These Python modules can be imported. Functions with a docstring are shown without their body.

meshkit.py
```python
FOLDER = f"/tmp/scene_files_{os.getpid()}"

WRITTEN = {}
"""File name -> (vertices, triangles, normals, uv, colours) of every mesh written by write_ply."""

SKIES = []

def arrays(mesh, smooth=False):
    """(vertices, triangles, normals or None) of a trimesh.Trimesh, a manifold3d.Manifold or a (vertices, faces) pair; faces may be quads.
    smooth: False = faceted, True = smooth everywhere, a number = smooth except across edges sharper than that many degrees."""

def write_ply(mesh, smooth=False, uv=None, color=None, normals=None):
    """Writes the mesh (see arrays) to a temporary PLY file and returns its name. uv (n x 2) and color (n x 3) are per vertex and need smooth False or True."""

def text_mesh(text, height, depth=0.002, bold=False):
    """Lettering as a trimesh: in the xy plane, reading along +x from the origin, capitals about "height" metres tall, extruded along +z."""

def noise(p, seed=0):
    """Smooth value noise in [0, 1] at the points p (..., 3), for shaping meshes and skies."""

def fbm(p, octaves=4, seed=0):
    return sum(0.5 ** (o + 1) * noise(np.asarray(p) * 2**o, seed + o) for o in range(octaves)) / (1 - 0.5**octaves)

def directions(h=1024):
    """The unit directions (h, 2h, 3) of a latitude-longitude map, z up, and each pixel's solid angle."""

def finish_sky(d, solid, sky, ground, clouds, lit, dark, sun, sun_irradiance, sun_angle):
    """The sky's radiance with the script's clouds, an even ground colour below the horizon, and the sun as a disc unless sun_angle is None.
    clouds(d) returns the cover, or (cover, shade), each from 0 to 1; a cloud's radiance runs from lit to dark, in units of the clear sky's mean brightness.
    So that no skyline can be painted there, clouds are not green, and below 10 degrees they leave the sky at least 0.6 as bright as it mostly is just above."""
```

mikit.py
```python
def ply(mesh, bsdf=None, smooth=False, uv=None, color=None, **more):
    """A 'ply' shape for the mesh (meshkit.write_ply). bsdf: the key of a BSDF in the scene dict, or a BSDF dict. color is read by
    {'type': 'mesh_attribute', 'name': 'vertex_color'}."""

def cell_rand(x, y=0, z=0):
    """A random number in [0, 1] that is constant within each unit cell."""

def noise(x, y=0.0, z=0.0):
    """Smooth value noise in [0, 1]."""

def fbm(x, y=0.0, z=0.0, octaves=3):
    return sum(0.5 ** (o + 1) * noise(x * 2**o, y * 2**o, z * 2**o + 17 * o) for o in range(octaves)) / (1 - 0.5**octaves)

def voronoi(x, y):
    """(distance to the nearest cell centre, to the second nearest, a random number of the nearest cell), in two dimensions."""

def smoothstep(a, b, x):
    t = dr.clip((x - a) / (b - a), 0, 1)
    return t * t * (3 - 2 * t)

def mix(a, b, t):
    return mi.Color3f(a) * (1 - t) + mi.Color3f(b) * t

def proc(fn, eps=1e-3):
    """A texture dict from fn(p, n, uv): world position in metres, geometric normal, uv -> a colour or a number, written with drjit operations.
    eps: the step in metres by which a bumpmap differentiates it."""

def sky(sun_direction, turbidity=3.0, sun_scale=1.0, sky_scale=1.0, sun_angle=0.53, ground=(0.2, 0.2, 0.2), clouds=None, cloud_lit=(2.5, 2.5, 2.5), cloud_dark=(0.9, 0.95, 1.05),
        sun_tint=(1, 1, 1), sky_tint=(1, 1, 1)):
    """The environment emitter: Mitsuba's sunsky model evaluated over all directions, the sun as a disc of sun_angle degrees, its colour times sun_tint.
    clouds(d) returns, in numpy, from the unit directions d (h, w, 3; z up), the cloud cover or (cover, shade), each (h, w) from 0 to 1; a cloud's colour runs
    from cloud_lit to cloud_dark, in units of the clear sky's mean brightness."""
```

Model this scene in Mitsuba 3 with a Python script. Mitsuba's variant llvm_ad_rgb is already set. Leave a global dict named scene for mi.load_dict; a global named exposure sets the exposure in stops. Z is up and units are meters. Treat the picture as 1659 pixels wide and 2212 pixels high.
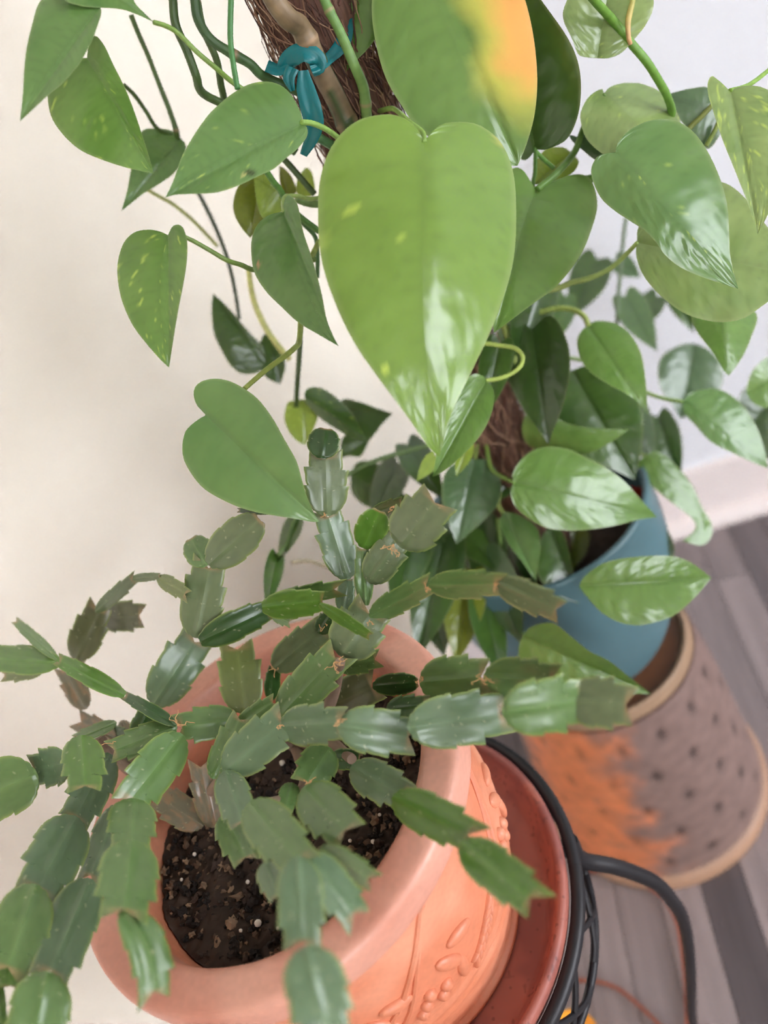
import math, random, numpy as np, trimesh, mitsuba as mi, mikit, meshkit
from mikit import ply
T = mi.ScalarTransform4f
random.seed(7); rng = np.random.default_rng(7)
scene, labels = {}, {}

# ------------------------------------------------------------------ camera, sky, exposure
F_PX, CX, CY = 1700.0, 829.5, 1106.0                 # focal length and centre in pixels of the 1659 x 2212 frame
EYE = np.array([0.0, 0.0, 1.0])                      # the phone is held a metre above the floor
g = np.array([0.420, 0.706, 0.570]); g /= np.linalg.norm(g)
_f = np.array([0, 0, 1.0]) - g * g[2]; _f /= np.linalg.norm(_f)
_r = np.cross(_f, -g); _a = math.radians(20.2)
AX = np.stack([math.cos(_a) * _r - math.sin(_a) * _f, math.cos(_a) * _f + math.sin(_a) * _r, -g])   # camera axes in the room
right_w, down_w, fwd_w = AX[:, 0], AX[:, 1], AX[:, 2]
scene['camera'] = {'type': 'thinlens', 'fov': math.degrees(2 * math.atan(CX / F_PX)), 'fov_axis': 'x', 'aperture_radius': 0.0040, 'focus_distance': 0.475,
                   'near_clip': 0.02, 'to_world': T().look_at(origin=EYE.tolist(), target=(EYE + fwd_w).tolist(), up=(-down_w).tolist())}
exposure = 6.2
def overcast(d):
    c = meshkit.fbm(d * 3.0, 3, 5)
    return np.ones(d.shape[:-1]), np.clip(0.2 + 0.5 * c, 0, 1)
scene['sky'] = mikit.sky([0.55, -0.5, 0.67], turbidity=3.0, sun_scale=0.0, sky_scale=1.0, sun_angle=None, ground=(0.15, 0.15, 0.15),
                         clouds=overcast, cloud_lit=(1.72, 1.76, 1.86), cloud_dark=(1.36, 1.42, 1.54))

# ------------------------------------------------------------------ helpers
def lin(c):
    c = np.asarray(c, float) / 255.0
    return np.where(c <= 0.04045, c / 12.92, ((c + 0.055) / 1.055) ** 2.4)
def rgb(c): return {'type': 'rgb', 'value': [float(x) for x in lin(c)]}
VC = {'type': 'mesh_attribute', 'name': 'vertex_color'}
def mat(name, color, rough=0.6, **k):
    scene[name] = {'type': 'twosided', 'bsdf': {'type': 'principled', 'base_color': color if isinstance(color, dict) else rgb(color), 'roughness': rough, 'specular': 0.5, **k}}
def ray(p): p = np.atleast_2d(np.asarray(p, float)); return np.c_[(p - [CX, CY]) / F_PX, np.ones(len(p))] @ AX.T
def at(p, z): return EYE + ray(p) * np.atleast_1d(np.asarray(z, float))[:, None]      # the room point that lies at camera depth z
def on_level(p, h): d = ray(p); return EYE + d * ((h - EYE[2]) / d[:, 2:])            # the room point at height h
def depth_at(p, h): return ((h - EYE[2]) / ray(p)[:, 2])
def key(name):
    if name not in scene and name not in USED: USED.add(name); return name
    i = 1
    while f'{name}_{i:03d}' in USED or f'{name}_{i:03d}' in scene: i += 1
    USED.add(f'{name}_{i:03d}'); return f'{name}_{i:03d}'
USED = set()
def put(name, mesh, bsdf, smooth=False, color=None, uv=None):
    k = key(name); scene[k] = ply(mesh, bsdf, smooth=smooth, color=color, uv=uv); return k
def tag(k, label=None, cat=None, group=None, kind=None):
    labels[k] = {a: b for a, b in (('label', label), ('category', cat), ('group', group), ('kind', kind)) if b}
def box(x0, x1, y0, y1, z0, z1):
    m = trimesh.creation.box((x1 - x0, y1 - y0, z1 - z0)); m.apply_translation(((x0 + x1) / 2, (y0 + y1) / 2, (z0 + z1) / 2)); return m
def cat(ms): return trimesh.util.concatenate(ms)
def grid_faces(n, m, wrap=False):
    i, j = np.meshgrid(np.arange(n - 1), np.arange(m if wrap else m - 1), indexing='ij'); j2 = (j + 1) % m
    a, b, c, d = i * m + j, i * m + j2, (i + 1) * m + j2, (i + 1) * m + j
    return np.vstack([np.stack([a, b, c], -1).reshape(-1, 3), np.stack([a, c, d], -1).reshape(-1, 3)])
def spline(pts, n, closed=False):
    """n points evenly along a Catmull-Rom curve through pts (k x d)."""
    p = np.asarray(pts, float)
    if len(p) == 2: return p[0] + (p[1] - p[0]) * np.linspace(0, 1, n)[:, None]
    q = np.vstack([p[-1:], p, p[:2]]) if closed else np.vstack([2 * p[0] - p[1], p, 2 * p[-1] - p[-2]])
    out, t = [], np.linspace(0, 1, 12, endpoint=False)[:, None]
    for i in range(1, len(q) - 2):
        a, b, c, d = q[i - 1], q[i], q[i + 1], q[i + 2]
        out.append(0.5 * (2 * b + (c - a) * t + (2 * a - 5 * b + 4 * c - d) * t ** 2 + (3 * b - a - 3 * c + d) * t ** 3))
    out = np.vstack(out + [q[-2][None]])
    s = np.r_[0, np.cumsum(np.linalg.norm(np.diff(out, axis=0), axis=1))]
    u = np.linspace(0, s[-1], n)
    return np.stack([np.interp(u, s, out[:, k]) for k in range(out.shape[1])], 1)
def tube_mesh(path, rad, m=10, flat=1.0):
    """A closed tube along the points path with radius rad (number or one per point)."""
    p = np.asarray(path, float); n = len(p); r = np.broadcast_to(rad, (n,))
    t = np.gradient(p, axis=0); t /= np.linalg.norm(t, axis=1, keepdims=True) + 1e-12
    u = np.cross(t[0], [0.31, 0.22, 0.93]); u /= np.linalg.norm(u); ring = []
    a = np.arange(m) * 2 * np.pi / m
    for i in range(n):
        u = u - t[i] * (u @ t[i]); u /= np.linalg.norm(u); w = np.cross(t[i], u)
        ring.append(p[i] + r[i] * (np.cos(a)[:, None] * u + flat * np.sin(a)[:, None] * w))
    v = np.vstack(ring + [p[:1], p[-1:]]); f = grid_faces(n, m, True)
    j = np.arange(m); c0, c1 = n * m, n * m + 1
    f = np.vstack([f, np.stack([np.full(m, c0), (j + 1) % m, j], 1), np.stack([np.full(m, c1), (n - 1) * m + j, (n - 1) * m + (j + 1) % m], 1)])
    return v, f
def lathe(prof, cx, cy, n=160, disp=None):
    """Revolves the (r, z) profile about the upright axis at cx, cy."""
    p = np.asarray(prof, float); a = np.arange(n) * 2 * np.pi / n
    R, A = np.meshgrid(p[:, 0], a, indexing='ij'); Z = np.repeat(p[:, 1][:, None], n, 1)
    if disp is not None: R = R + disp(R, A, Z)
    v = np.stack([cx + R * np.cos(A), cy + R * np.sin(A), Z], -1).reshape(-1, 3)
    return v, grid_faces(len(p), n, True)[:, ::-1], A.ravel()
def smoothprof(pts, n): return spline(pts, n)

# ------------------------------------------------------------------ materials
mat('m_wall', (241, 234, 220), 0.75)
mat('m_wall_daylit', (216, 218, 224), 0.75)  # same paint as the other walls, with cool daylight put into the colour
mat('m_ceiling', (240, 238, 233), 0.8)
mat('m_trim', (226, 216, 214), 0.4)
mat('m_metal', (38, 37, 40), 0.42, metallic=0.3)
mat('m_frame', (235, 235, 235), 0.4)
mat('m_vc_matte', VC, 0.85)
mat('m_vc_satin', VC, 0.45)
mat('m_cactus', VC, 0.30, specular=0.6, clearcoat=0.45, clearcoat_gloss=0.85)
mat('m_blue', (76, 108, 116), 0.4)
mat('m_black', (22, 22, 24), 0.5)
mat('m_tie', (14, 104, 108), 0.42)
mat('m_cord_and_reflection', (146, 76, 50), 0.5)
mat('m_yellow', (236, 170, 60), 0.45)
mat('m_red', (190, 60, 40), 0.5)
mat('m_perlite', (222, 214, 204), 0.7)
scene['m_leaf'] = {'type': 'blendbsdf', 'weight': 0.6, 'bsdf_0': {'type': 'principledthin', 'base_color': VC, 'roughness': 0.4, 'diff_trans': 0.8},
                   'bsdf_1': {'type': 'twosided', 'bsdf': {'type': 'principled', 'base_color': VC, 'roughness': 0.24, 'specular': 0.85, 'clearcoat': 1.0, 'clearcoat_gloss': 0.9}}}
def terracotta(p, n, uv):
    a = mikit.fbm(p.x * 22, p.y * 22, p.z * 22, 3); b = mikit.noise(p.x * 420, p.y * 420, p.z * 420)
    c = mikit.mix(mi.Color3f(*lin((204, 124, 92)).tolist()), mi.Color3f(*lin((216, 146, 116)).tolist()), mikit.smoothstep(0.35, 0.7, a))
    pale = mikit.smoothstep(0.611, 0.618, p.z)
    c = mikit.mix(c, mikit.mix(mi.Color3f(*lin((194, 128, 108)).tolist()), mi.Color3f(*lin((208, 150, 130)).tolist()), mikit.smoothstep(0.35, 0.7, a)), pale)
    return c * (0.94 + 0.1 * b)
mat('m_terracotta', mikit.proc(terracotta), 0.40, clearcoat=0.35, clearcoat_gloss=0.75)
def saucerclay(p, n, uv):
    a = mikit.fbm(p.x * 40, p.y * 40, p.z * 40, 3); b = mikit.noise(p.x * 300, p.y * 300, p.z * 300)
    c = mikit.mix(mi.Color3f(*lin((158, 94, 82)).tolist()), mi.Color3f(*lin((136, 80, 74)).tolist()), mikit.smoothstep(0.4, 0.7, a))
    return c * mikit.mix(1.0, 0.7, mikit.smoothstep(0.72, 0.85, b))
mat('m_saucer', mikit.proc(saucerclay), 0.5)
def plank_tex(p, n, uv):
    code = mi.Float(mikit.dr.floor(uv.x * 0.1)) if hasattr(mikit, 'dr') else uv.x * 0
    a = mikit.fbm(p.x * 70 + code * 3.1, p.y * 5, code, 3); b = mikit.noise(p.x * 600, p.y * 18, code)
    t = mikit.dr.clip(uv.y, 0, 1)
    c = mikit.mix(mi.Color3f(*lin((80, 73, 76)).tolist()), mi.Color3f(*lin((158, 144, 144)).tolist()), t)
    return c * (0.72 + 0.4 * a + 0.14 * b)
mat('m_plank', mikit.proc(plank_tex), 0.42)

# ------------------------------------------------------------------ the room
CORNER = np.array([-0.15, 1.04]); LDIR = np.array([-math.sin(math.radians(35)), -math.cos(math.radians(35))])
LEND = CORNER + LDIR * 4.0
def slab(p, q, z0, z1, th):
    """An upright slab whose inner face runs from p to q; its thickness lies to the left of that direction."""
    d = np.subtract(q, p) / np.linalg.norm(np.subtract(q, p)); nn = np.array([-d[1], d[0]]) * th
    from shapely.geometry import Polygon
    m = trimesh.creation.extrude_polygon(Polygon([p, q, np.add(q, nn), np.add(p, nn)]), z1 - z0, engine='earcut'); m.apply_translation((0, 0, z0)); return m
XR, YF, HC = 2.1, -2.3, 2.5
k = put('wall_left', slab(CORNER, LEND, 0, HC, -0.1), 'm_wall'); tag(k, 'cream painted wall beside the pole and cactus', kind='structure')
k = put('wall_back', slab(CORNER, (XR, 1.04), 0, HC, 0.1), 'm_wall_daylit'); tag(k, 'pale wall above the white baseboard', kind='structure')
k = put('ceiling', box(-3, XR + 0.1, YF - 0.1, 1.2, HC, HC + 0.1), 'm_ceiling'); tag(k, kind='structure')
def wall_with_window(name, wname, fixed, lo, hi, a0, a1, z0, z1, axis):
    def b(u0, u1, w0, w1, t0=0.0, t1=0.1):
        return box(fixed + t0, fixed + t1, u0, u1, w0, w1) if axis == 'x' else box(u0, u1, fixed - t1, fixed - t0, w0, w1)
    k = put(name, cat([b(lo, a0, 0, HC), b(a1, hi, 0, HC), b(a0, a1, 0, z0), b(a0, a1, z1, HC)]), 'm_wall'); tag(k, kind='structure')
    e = 0.05; mid = (a0 + a1) / 2
    k = put(wname, cat([b(a0, a0 + e, z0, z1, .02, .08), b(a1 - e, a1, z0, z1, .02, .08), b(a0, a1, z0, z0 + e, .02, .08), b(a0, a1, z1 - e, z1, .02, .08), b(mid - e / 2, mid + e / 2, z0, z1, .02, .08)]), 'm_frame'); tag(k, kind='structure')
wall_with_window('wall_right', 'window_1', XR, YF, 1.1, -1.25, 0.45, 0.55, 2.05, 'x')
wall_with_window('wall_front', 'window_2', YF, -3.0, XR, 0.2, 1.3, 0.75, 2.1, 'y')

k = put('floor', box(-3, XR, YF, 1.2, -0.05, -0.004), 'm_black'); tag(k, 'grey brown wood plank floor', kind='structure')
PW = 0.050; x = -1.012; ci = 0; col_i = 0; r2 = random.Random(3)
TONES = {17: .55, 18: .85, 19: .05, 20: .75}
while x < 1.1:                                        # planks near the pots, each laid on its own
    y = -0.5 - r2.random() * 0.5; ye = min(1.035, 1.05 + 1.427 * (x + PW + .15))
    while y < ye - .01:
        L = 0.55 + 0.5 * r2.random(); y1 = min(y + L, ye); ci += 1
        m = box(x + 0.0006, x + PW - 0.0006, y + 0.0006, y1 - 0.0006, -0.012, 0.0)
        put('floor__plank', m, 'm_plank', uv=np.c_[np.full(len(m.vertices), ci * 10.0 + 5), np.full(len(m.vertices), TONES[col_i] if col_i in TONES else r2.uniform(.12, .75))]); y = y1
    x += PW; col_i += 1
k = put('floor__plank', cat([box(1.1, XR, YF, 1.04, -0.012, 0), box(-3, 1.1, YF, -0.98, -0.012, 0)]), 'm_plank'); labels[k] = {'kind': 'stuff'}
# baseboards with a rounded shoe moulding
def baseboard(name, p, q):
    k = put(name, slab(p, q, 0, 0.115, -0.014), 'm_trim'); tag(k, 'white baseboard', kind='structure')
    d = np.subtract(q, p) / np.linalg.norm(np.subtract(q, p)); nn = np.array([d[1], -d[0]]) * 0.014
    a = np.r_[np.add(p, nn), 0.004]; b = np.r_[np.add(q, nn), 0.004]
    pts = a + (b - a) * np.linspace(0, 1, 5)[:, None]
    put(name + '__shoe_molding', tube_mesh(pts, 0.021, 14), 'm_trim', smooth=40)
baseboard('baseboard_back', CORNER, (XR, 1.04))
baseboard('baseboard_left', LEND, CORNER)

# ------------------------------------------------------------------ stand, saucer, terracotta pot
PX, PY = -0.257, 0.267
def pt(r, deg, z): return np.array([PX + r * math.cos(math.radians(deg)), PY + r * math.sin(math.radians(deg)), z])
def ring(r, z, rad, flat=1.0):
    a = np.linspace(0, 360, 145); return tube_mesh(np.array([pt(r, t, z) for t in a]), rad, 12, flat)
put('plant_stand__top_ring', ring(0.1462, 0.460, 0.0048), 'm_metal', smooth=60)
put('plant_stand__lower_ring', ring(0.1435, 0.408, 0.0030), 'm_metal', smooth=60)
for d0 in range(0, 360, 24):                          # leaf-like scrolls between the two rings
    d = d0 + 3
    put('plant_stand__scroll', tube_mesh(spline([pt(.1440, d, .458), pt(.1455, d - 7, .438), pt(.1452, d - 15, .418), pt(.1438, d - 20, .410)], 20), 0.0023, 8), 'm_metal', smooth=60)
    if d0 % 48 == 0:
        put('plant_stand__scroll', tube_mesh(spline([pt(.1440, d - 21, .459), pt(.1460, d - 14, .436), pt(.1450, d - 7, .414), pt(.1438, d - 2, .409)], 20), 0.0023, 8), 'm_metal', smooth=60)
    else:
        put('plant_stand__scroll', tube_mesh(spline([pt(.1450, d - 12 + 4 * math.cos(t), .436 + .017 * math.sin(t)) for t in np.linspace(0, 6.1, 14)], 30), 0.0023, 8), 'm_metal', smooth=60)
put('plant_stand__cross_bar', cat([trimesh.Trimesh(*tube_mesh(np.array([pt(.1435, d, .408), pt(.12, d, .426), pt(.0, d, .428), pt(-.12, d, .426), pt(-.1435, d, .408)]), 0.004, 8)) for d in (15, 105)]), 'm_metal', smooth=60)
for d in (8, 98, 188, 278):
    q = [pt(.1462, d, .458), pt(.1465, d, .428), pt(.1660, d, .402), pt(.1860, d, .363), pt(.1925, d, .325), pt(.1930, d, .275), pt(.1790, d, .182), pt(.1565, d, .060), pt(.1580, d, .018), pt(.1680, d, .004)]
    put('plant_stand__leg', tube_mesh(spline(q, 70), np.linspace(.0062, .0044, 70), 10), 'm_metal', smooth=60)
tag('plant_stand', 'black wrought iron plant stand with scrolled rings and curved legs under the terracotta saucer', 'plant stand')

sp = smoothprof([(0.0, .4445), (.06, .4445), (.115, .4450), (.124, .449), (.131, .460), (.1345, .4690), (.1375, .4715), (.1405, .4695), (.1405, .462), (.136, .450), (.128, .440), (.118, .4350), (.06, .4345), (0, .4345)], 90)
v, f, _ = lathe(sp, PX, PY, 180); k = put('terracotta_saucer', (v, f), 'm_saucer', smooth=True)
tag(k, 'dull red clay saucer under the terracotta pot', 'saucer')

prof = [(.100, .604), (.1035, .620), (.1045, .632), (.1065, .6385), (.1110, .6405), (.1240, .6400), (.1285, .6385), (.1302, .634), (.1305, .626), (.1290, .6185), (.1225, .6160), (.1180, .6120),
        (.1165, .605), (.1175, .590), (.1195, .570), (.1205, .552), (.1195, .536), (.1170, .522), (.1150, .5150), (.1160, .5125), (.1150, .5090), (.1125, .5030), (.1105, .4985), (.1112, .4960), (.1095, .4900), (.1060, .4800), (.1020, .4690), (.0985, .4600), (.0960, .4505), (.0930, .4460), (.0, .4460)]
inner = [(0, .470), (.085, .470), (.090, .500), (.096, .560), (.099, .598)]
def wob(R, A, Z): return 0.0006 * (meshkit.noise(np.stack([np.cos(A) * 6, np.sin(A) * 6, Z * 60], -1), 4) - 0.5)
v, f, A = lathe(smoothprof(inner + prof, 230), PX, PY, 220, wob); k = put('terracotta_pot', (v, f), 'm_terracotta', smooth=True)
tag(k, 'salmon terracotta pot with thick rim holding the flat jointed cactus', 'pot')
# raised ornament on the belly: ears of wheat, grapes and leaves
BELLY = np.array([(.490, .1095), (.5150, .1152), (.536, .1195), (.552, .1205), (.570, .1195), (.590, .1175), (.605, .1168)])
def belly(z): return float(np.interp(z, BELLY[:, 0], BELLY[:, 1]))
def blob(deg, z, a, b, tilt, h=0.0036):
    m = trimesh.creation.icosphere(subdivisions=2); m.apply_scale((a, h, b))
    m.apply_transform(trimesh.transformations.rotation_matrix(math.radians(tilt), (0, 1, 0)))
    m.apply_transform(trimesh.transformations.rotation_matrix(math.radians(deg - 90), (0, 0, 1)))
    m.apply_translation(pt(belly(z), deg, z)); return m
def stalk(pts, r): return trimesh.Trimesh(*tube_mesh(spline([pt(belly(z) + 0.0004, d, z) for d, z in pts], 24), r, 8), process=False)
rr = random.Random(5)
for d0 in (-62, -14, 58, 130, 202, 274):
    ms = [stalk([(d0 + 22, .602), (d0 + 12, .580), (d0, .556), (d0 - 12, .538)], .0021), stalk([(d0 + 20, .598), (d0 + 11, .574), (d0 + 2, .548), (d0 - 6, .530)], .0018)]
    for i in range(7):
        d, z = d0 - 12 - i * 2.0, .541 - i * .0028
        ms += [blob(d, z + .004, .0020, .0060, -62 + rr.uniform(-8, 8)), blob(d - 1, z - .004, .0020, .0060, -40 + rr.uniform(-8, 8))]
    for i in range(5): ms.append(blob(d0 + 3 + i * 2.4, .533 + (i % 3) * .006, .0042, .0048, 0, .0044))
    ms += [blob(d0 + 17, .552, .0050, .0110, 35), blob(d0 + 24, .560, .0045, .0105, 75), blob(d0 + 19, .536, .0042, .0095, -15)]
    put('terracotta_pot__relief_ornament', cat(ms), 'm_terracotta', smooth=40)

# soil of the terracotta pot
def soil_mesh(cx, cy, R, z, seed, amp):
    n = 110; a = np.linspace(-R, R, n); Xg, Yg = np.meshgrid(a, a, indexing='ij'); rad = np.hypot(Xg, Yg); s = np.minimum(1, R / np.maximum(rad, 1e-9)); Xg, Yg = Xg * s, Yg * s
    P = np.stack([Xg * 60, Yg * 60, Xg * 0 + seed], -1)
    Z = z + amp * (meshkit.fbm(P, 4, seed) - 0.5) + 0.5 * amp * (meshkit.noise(P * 5.3, seed + 9) - 0.5)
    v = np.stack([cx + Xg, cy + Yg, Z], -1).reshape(-1, 3)
    t = meshkit.fbm(P.reshape(-1, 3) * 1.4, 3, seed + 3)[:, None]
    return (v, grid_faces(n, n)), lin((26, 20, 17)) * (1 - t) + lin((76, 58, 46)) * t
def crumbs(cx, cy, R, z, n, sizes, seed, cols, up=0.3):
    q = np.random.default_rng(seed); ms, cs = [], []
    for i in range(n):
        m = trimesh.creation.icosphere(subdivisions=1); v = m.vertices * (1 + 0.35 * q.standard_normal((len(m.vertices), 1))) * q.uniform(.6, 1.2, 3)
        s = q.uniform(*sizes) * (1 if q.random() < .8 else 1.5); a, r = q.uniform(0, 2 * np.pi), R * math.sqrt(q.random())
        ms.append(trimesh.Trimesh(v * s + [cx + r * math.cos(a), cy + r * math.sin(a), z + s * up], m.faces, process=False)); cs.append(np.tile(lin(cols[q.integers(len(cols))]) * q.uniform(.7, 1.2), (len(v), 1)))
    return cat(ms), np.vstack(cs)
SZ = 0.599
m, c = soil_mesh(PX, PY, .0985, SZ, 11, .010); k = put('potting_soil', m, 'm_vc_matte', smooth=True, color=c)
m, c = crumbs(PX, PY, .0955, SZ, 1500, (.0006, .0026), 21, [(40, 30, 25), (58, 44, 36), (26, 20, 17), (96, 76, 60), (34, 26, 22), (132, 108, 86)]); put('potting_soil__crumb', m, 'm_vc_matte', color=c)
labels['potting_soil__crumb'] = {'kind': 'stuff'}
tag(k, 'dark crumbly potting soil inside the terracotta pot', 'soil', kind='stuff')
q = np.random.default_rng(4)
for i, p in enumerate([(557, 1994), (548, 1642), (610, 1648), (820, 1760), (806, 1818), (728, 1812), (756, 1816), (430, 1640), (660, 1640), (838, 1700), (420, 1845), (520, 2010), (535, 1905), (392, 1900), (600, 2005), (640, 1668)]):
    c0 = on_level([p], SZ + .003)[0]; m = trimesh.creation.icosphere(subdivisions=2, radius=.0021 if i in (0, 2) else q.uniform(.0007, .0014))
    m.vertices *= 1 + .12 * (meshkit.noise(m.vertices * 900, i)[:, None] - .5); m.apply_translation(c0)
    k = put('perlite_bead', m, 'm_perlite', smooth=True); tag(k, 'tiny white perlite bead on the dark soil of the terracotta pot', 'perlite bead', 'perlite beads on the soil')

# ------------------------------------------------------------------ the upturned planter, its saucer, the blue pot
SX, SY = -0.085, 0.588
def pits(R, A, Z):
    d = np.zeros_like(R); k = 0
    for row, z in enumerate(np.arange(.050, .285, .052)):
        for j in range(16):
            a = (j + .5 * (row % 2)) * 2 * np.pi / 16; da = (A - a + np.pi) % (2 * np.pi) - np.pi
            d += np.exp(-(da * .13) ** 2 / (2 * .0052 ** 2) - (Z - z) ** 2 / (2 * .0075 ** 2))
    return d
sprof = spline([(.0, .290), (.100, .290), (.1075, .288), (.1105, .276), (.119, .22), (.1265, .15), (.132, .085), (.1355, .035), (.1362, .024), (.1400, .022), (.1425, .018), (.1425, .004), (.140, 0.0), (.120, 0.0)], 170)
v, f, A = lathe(sprof, SX, SY, 260, lambda R, A, Z: -.0022 * pits(R, A, Z) * (Z < .285))
Zv = v[:, 2]; pv = pits(np.zeros(len(v)), A, Zv)[:, None]
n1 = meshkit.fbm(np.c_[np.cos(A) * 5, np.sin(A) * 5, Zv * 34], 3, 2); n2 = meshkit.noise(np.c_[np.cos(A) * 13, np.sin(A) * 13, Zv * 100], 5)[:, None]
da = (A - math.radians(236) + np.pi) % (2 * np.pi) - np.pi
orange_mix = np.clip(1.25 - np.abs(da) / .62 + 1.1 * (n1 - .5), 0, 1)[:, None]; orange_mix = orange_mix * orange_mix * (3 - 2 * orange_mix)     # blotchy orange patch on one side of the brown body
col = lin((122, 100, 94)) * (1 - orange_mix) + lin((206, 124, 82)) * orange_mix
col = col * (.84 + .32 * n2) * (1 - .72 * np.clip(pv, 0, 1) ** 1.5 * (1 - .45 * orange_mix)); rim = np.clip((.025 - Zv) / .003, 0, 1)[:, None]
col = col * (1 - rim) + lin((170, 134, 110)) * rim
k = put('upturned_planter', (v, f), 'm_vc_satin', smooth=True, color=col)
tag(k, 'upturned rusty brown planter dotted with dark pits, standing on the floor under the blue pot', 'planter')
v, f, A = lathe(spline([(0, .296), (.088, .296), (.0945, .2985), (.0975, .304), (.1005, .3065), (.1032, .304), (.1030, .297), (.098, .2915), (.0, .2905)], 60), SX, SY, 140)
rv = np.hypot(v[:, 0] - SX, v[:, 1] - SY); t = np.clip((rv - .093) / .006, 0, 1)[:, None]
k = put('planter_saucer', (v, f), 'm_vc_satin', smooth=True, color=lin((112, 72, 48)) * (1 - t) + lin((150, 122, 98)) * t)
tag(k, 'tan and brown saucer between the blue pot and the upturned planter', 'saucer')
BX, BY = SX - .004, SY + .012
bp = [(0, .2975), (.070, .2975), (.078, .300), (.088, .312), (.100, .338), (.110, .375), (.1165, .415), (.1180, .450), (.1165, .480), (.1145, .497), (.1150, .503), (.1130, .5075), (.1095, .5060), (.1080, .499), (.1100, .470), (.110, .430), (.100, .36), (.0, .34)]
v, f, _ = lathe(spline(bp, 130), BX, BY, 150); k = put('blue_pot', (v, f), 'm_blue', smooth=True); tag(k, 'dusty blue pot holding the climbing pothos', 'pot')
m, c = soil_mesh(BX, BY, .1085, .436, 31, .010); k = put('potting_soil', m, 'm_vc_matte', smooth=True, color=c * .8); tag(k, 'dark soil around the foot of the coir pole', 'soil', kind='stuff')
tg = box(-.008, .008, -.0008, .0008, 0, .045); tg.apply_transform(trimesh.transformations.rotation_matrix(.5, (0, 1, 0))); tg.apply_translation((BX + .082, BY + .012, .436))
k = put('plant_tag', tg, 'm_red'); tag(k, 'small red plant tag stuck in the soil of the blue pot', 'plant tag')

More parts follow.
